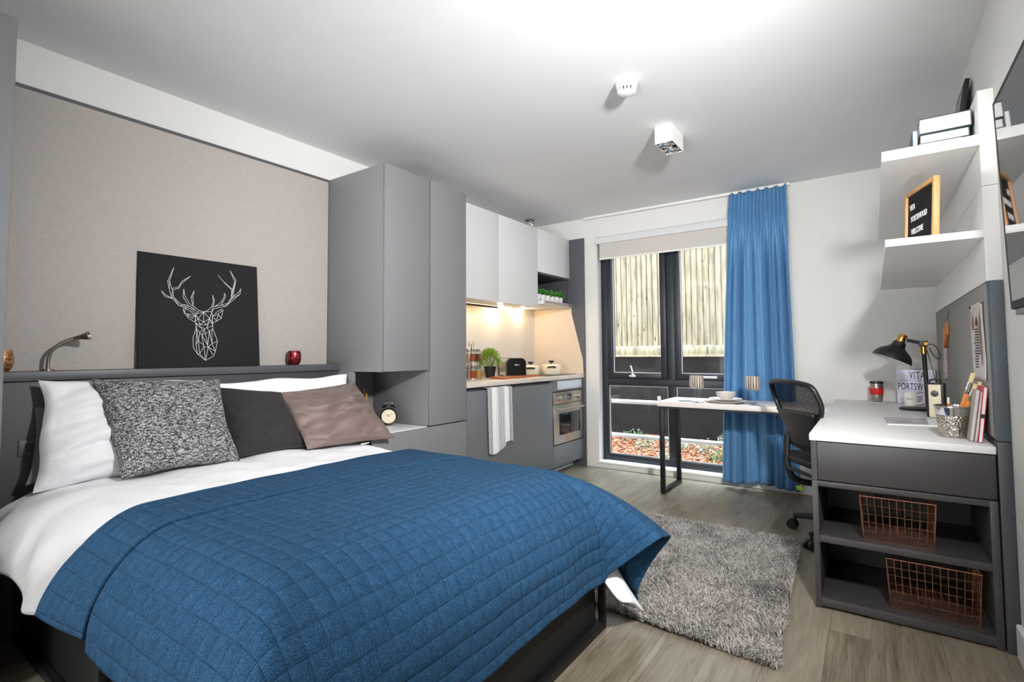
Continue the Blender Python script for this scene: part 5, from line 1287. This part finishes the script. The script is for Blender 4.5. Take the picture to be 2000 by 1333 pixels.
# notebooks leaning on the pinboard
def leaning(name, label, x, th, H, y0, y1, lean, cover, pages, strap=False, wire=False):
    b = thing(name, label, 'notebook', (x, (y0 + y1) / 2, DZ)); m_ = Matrix.Translation((x, y0, DZ + .0006 + th * sin(lean))) @ Matrix.Rotation(lean, 4, 'Y')
    g = G(); g.box(0, 0, 0, .002, y1 - y0, H, .0004, m_); g.box(th - .002, 0, 0, th, y1 - y0, H, .0004, m_); g.box(.002, y1 - y0 - .002, 0, th - .002, y1 - y0, H, 0, m_); obj('cover', g, cover, b)
    g = G(); g.box(.0022, .003, .002, th - .0022, y1 - y0 - .0022, H - .003, 0, m_); obj('pages', g, pages, b)
    if strap: g = G(); g.box(-.0004, -.0006, H * .44, th + .0004, .02, H * .51, 0, m_); obj('strap', g, 'black_plastic', b)
    if wire:
        g = G()
        for k in range(26):
            zc = .006 + k * (H - .012) / 25; pts = [m_ @ Vector((th / 2 + (th / 2 + .0015) * cos(a), .001 + .005 * sin(a), zc)) for a in [j * pi / 4 for j in range(8)]]; g.tube(pts, .0007, 4, closed=True)
        obj('wire_binding', g, 'steel', b)
M['kraft'] = mat('grey_kraft_cover', '#a39c90', .85, vary=.06)
leaning('notebook', 'grey wire-bound notebook leaning next to the bucket', .300, .013, .205, 2.715, 2.86, radians(7.5), 'kraft', 'paper', wire=True)
leaning('notebook', 'slim grey notebook leaning between the wire-bound and the red one', .3145, .008, .20, 2.71, 2.86, radians(7.5), 'kraft', 'paper')
leaning('notebook', 'red notebook with a black elastic band leaning on the pinboard', .3235, .0135, .218, 2.695, 2.85, radians(6.2), 'red', 'paper', strap=True)

# ------------------------------------------------------------------ copper wire baskets
def basket(label, x0, x1, y0, y1, z0, H, nx, nz_, flare=.010):
    b = thing('wire_basket', label, 'basket', ((x0 + x1) / 2, (y0 + y1) / 2, z0)); r = .0014
    def P(u, v, w_):   # u,v in 0..1 footprint, w height
        cx, cy = (x0 + x1) / 2, (y0 + y1) / 2; k = 1 + flare * 2 * w_ / (x1 - x0)
        return Vector((cx + (x0 + (x1 - x0) * u - cx) * k, cy + (y0 + (y1 - y0) * v - cy) * k, z0 + .003 + H * w_))
    random.seed(hash(label) % 1000); j = lambda: random.uniform(-.0012, .0012); ny = max(5, int(nx * (y1 - y0) / (x1 - x0)))
    g = G()
    for k in range(nx + 1):
        for v in (0, 1): g.tube([P(k / nx, v, 0), P(k / nx, v, .5) + Vector((j(), j(), 0)), P(k / nx, v, 1)], r, 5)
    for k in range(1, ny):
        for u in (0, 1): g.tube([P(u, k / ny, 0), P(u, k / ny, .5) + Vector((j(), j(), 0)), P(u, k / ny, 1)], r, 5)
    for q in range(nz_):
        w_ = q / nz_; pts = []
        for (a, b_) in (((0, 0), (1, 0)), ((1, 0), (1, 1)), ((1, 1), (0, 1)), ((0, 1), (0, 0))):
            for s_ in range(6): f = s_ / 6; pts.append(P(a[0] + (b_[0] - a[0]) * f, a[1] + (b_[1] - a[1]) * f, w_) + Vector((0, 0, j())))
        g.tube(pts, r, 5, closed=True)
    obj('side_mesh', g, 'copper', b)
    g = G()
    for k in range(1, nx): g.tube([P(k / nx, 0, 0), P(k / nx, .5, 0) + Vector((j(), 0, .001)), P(k / nx, 1, 0)], r, 5)
    for k in range(1, ny): g.tube([P(0, k / ny, 0), P(.5, k / ny, 0) + Vector((0, j(), .002)), P(1, k / ny, 0)], r, 5)
    obj('base_mesh', g, 'copper', b)
    g = G(); g.tube([P(0, 0, 1), P(1, 0, 1), P(1, 1, 1), P(0, 1, 1)], .0026, 8, closed=True)
    for (u, v) in ((0, 0), (1, 0), (1, 1), (0, 1)): g.tube([P(u, v, 0), P(u, v, 1)], .0022, 6)
    obj('rim', g, 'copper', b)
basket('copper wire basket on the middle shelf of the desk unit', -.058, .174, 2.668, 2.93, .3096, .180, 10, 5)
basket('copper wire basket on the bottom shelf of the desk unit', .026, .302, 2.672, 2.98, .0466, .200, 12, 6)

# ------------------------------------------------------------------ television
tv = thing('television', 'large black wall-mounted television at the right edge', 'television', (.37, 1.6, 1.54))
mt = Matrix.Translation((.3395, 2.10, 1.225)) @ Matrix.Rotation(radians(-1.6), 4, 'Y')
g = G(); g.box(0, -1.10, 0, .045, 0, .632, .004, mt); obj('casing', g, mat('tv_casing', '#060607', .5, spec=.2), tv)
t = NT('tv_screen'); t.b.inputs['Base Color'].default_value = lin('#232427'); t.b.inputs['Roughness'].default_value = .025; t.b.inputs['Specular IOR Level'].default_value = .6; M['screen'] = t.m
g = G(); g.box(-.0014, -1.07, .022, -.0002, -.035, .612, 0, mt); obj('screen', g, 'screen', tv)
g = G(); g.box(.006, -.62, -.018, .035, -.02, -.0005, .002, mt); obj('sound_bar', g, 'grey', tv)
g = G(); g.box(.384, 1.35, 1.40, .4065, 1.75, 1.70); obj('wall_bracket', g, 'black_metal', tv)

# ------------------------------------------------------------------ ceiling fittings
sm = thing('smoke_detector', 'white smoke detector on the ceiling', 'smoke detector', (-.962, 2.375, ZC))
cx, cy = -.964, 2.385
g = G(); g.lathe([(0, 0), (.052, 0), (.053, -.014), (.050, -.032), (.047, -.034), (.0, -.034)], (cx, cy, ZC - .0003), 40); obj('housing', g, 'trim', sm)
g = G(); g.lathe([(.041, -.0345), (.036, -.050), (0, -.050)], (cx, cy, ZC), 40); obj('chamber', g, 'black_plastic', sm)
g = G()
for k in range(14):
    a = 2 * pi * k / 14; q = Matrix.Translation((cx, cy, ZC)) @ Matrix.Rotation(a, 4, 'Z')
    g.box(.034, -.0042, -.054, .0455, .0042, -.0345, .001, q)
g.lathe([(0, -.050), (.040, -.052), (.036, -.060), (.020, -.064), (0, -.064)], (cx, cy, ZC), 40); obj('cage', g, 'trim', sm)
sp = thing('ceiling_spotlight', 'white box-shaped twin spotlight on the ceiling', 'ceiling light', (-.978, 3.08, ZC))
x0, x1, y0, y1, zb = -1.030, -.924, 2.977, 3.183, 2.352
g = G(); g.box(x0, y0, zb, x0 + .004, y1, ZC - .0003); g.box(x1 - .004, y0, zb, x1, y1, ZC - .0003); g.box(x0 + .004, y0, zb, x1 - .004, y0 + .004, ZC - .0003); g.box(x0 + .004, y1 - .004, zb, x1 - .004, y1, ZC - .0003); obj('housing', g, 'trim', sp)
g = G(); g.box(x0 + .0045, y0 + .0045, zb + .012, x1 - .0045, y1 - .0045, zb + .02); obj('inner_plate', g, 'charcoal', sp)
for k in (0, 1):
    yy = y0 + .053 + k * .10
    g = G(); g.lathe([(.046, zb + .003), (.045, zb + .0005), (.040, zb + .001), (.022, zb + .010), (.020, zb + .0115), (.046, zb + .0115)], ((x0 + x1) / 2, yy, 0), 36); rf = obj('reflector_ring', g, 'chrome', sp)
    g = G(); g.lathe([(0, zb + .004), (.016, zb + .005), (.020, zb + .011), (0, zb + .0115)], ((x0 + x1) / 2, yy, 0), 28); obj('lens', g, 'pale', rf)
rd = thing('recessed_downlight', 'silver downlight hanging out of its ceiling hole above the kitchen cabinets', 'ceiling light', (-2.80, 4.33, ZC))
g = G(); g.lathe([(.052, -.001), (.062, -.001), (.062, -.004), (.050, -.004)], (-2.80, 4.33, ZC), 32); obj('trim_ring', g, 'chrome', rd)
g = G(); g.cyl((-2.80, 4.33, ZC - .0015), (-2.80, 4.33, ZC - .0005), .05, n=28); obj('hole', g, 'black_plastic', rd)  # flat black disc stands for the dark inside of the ceiling opening
g = G(); q = Matrix.Translation((-2.77, 4.31, ZC - .055)) @ Matrix.Rotation(radians(35), 4, 'X'); g.lathe([(0, .0), (.036, 0), (.038, .004), (.030, .03), (.014, .05), (0, .052)], n=28, mtx=q); obj('lamp_head', g, 'chrome', rd)
g = G(); g.tube(catmull([(-2.775, 4.30, ZC - .01), (-2.76, 4.27, ZC - .02), (-2.77, 4.29, ZC - .012)], 5), .003, 6); obj('wire', g, 'black_plastic', rd)
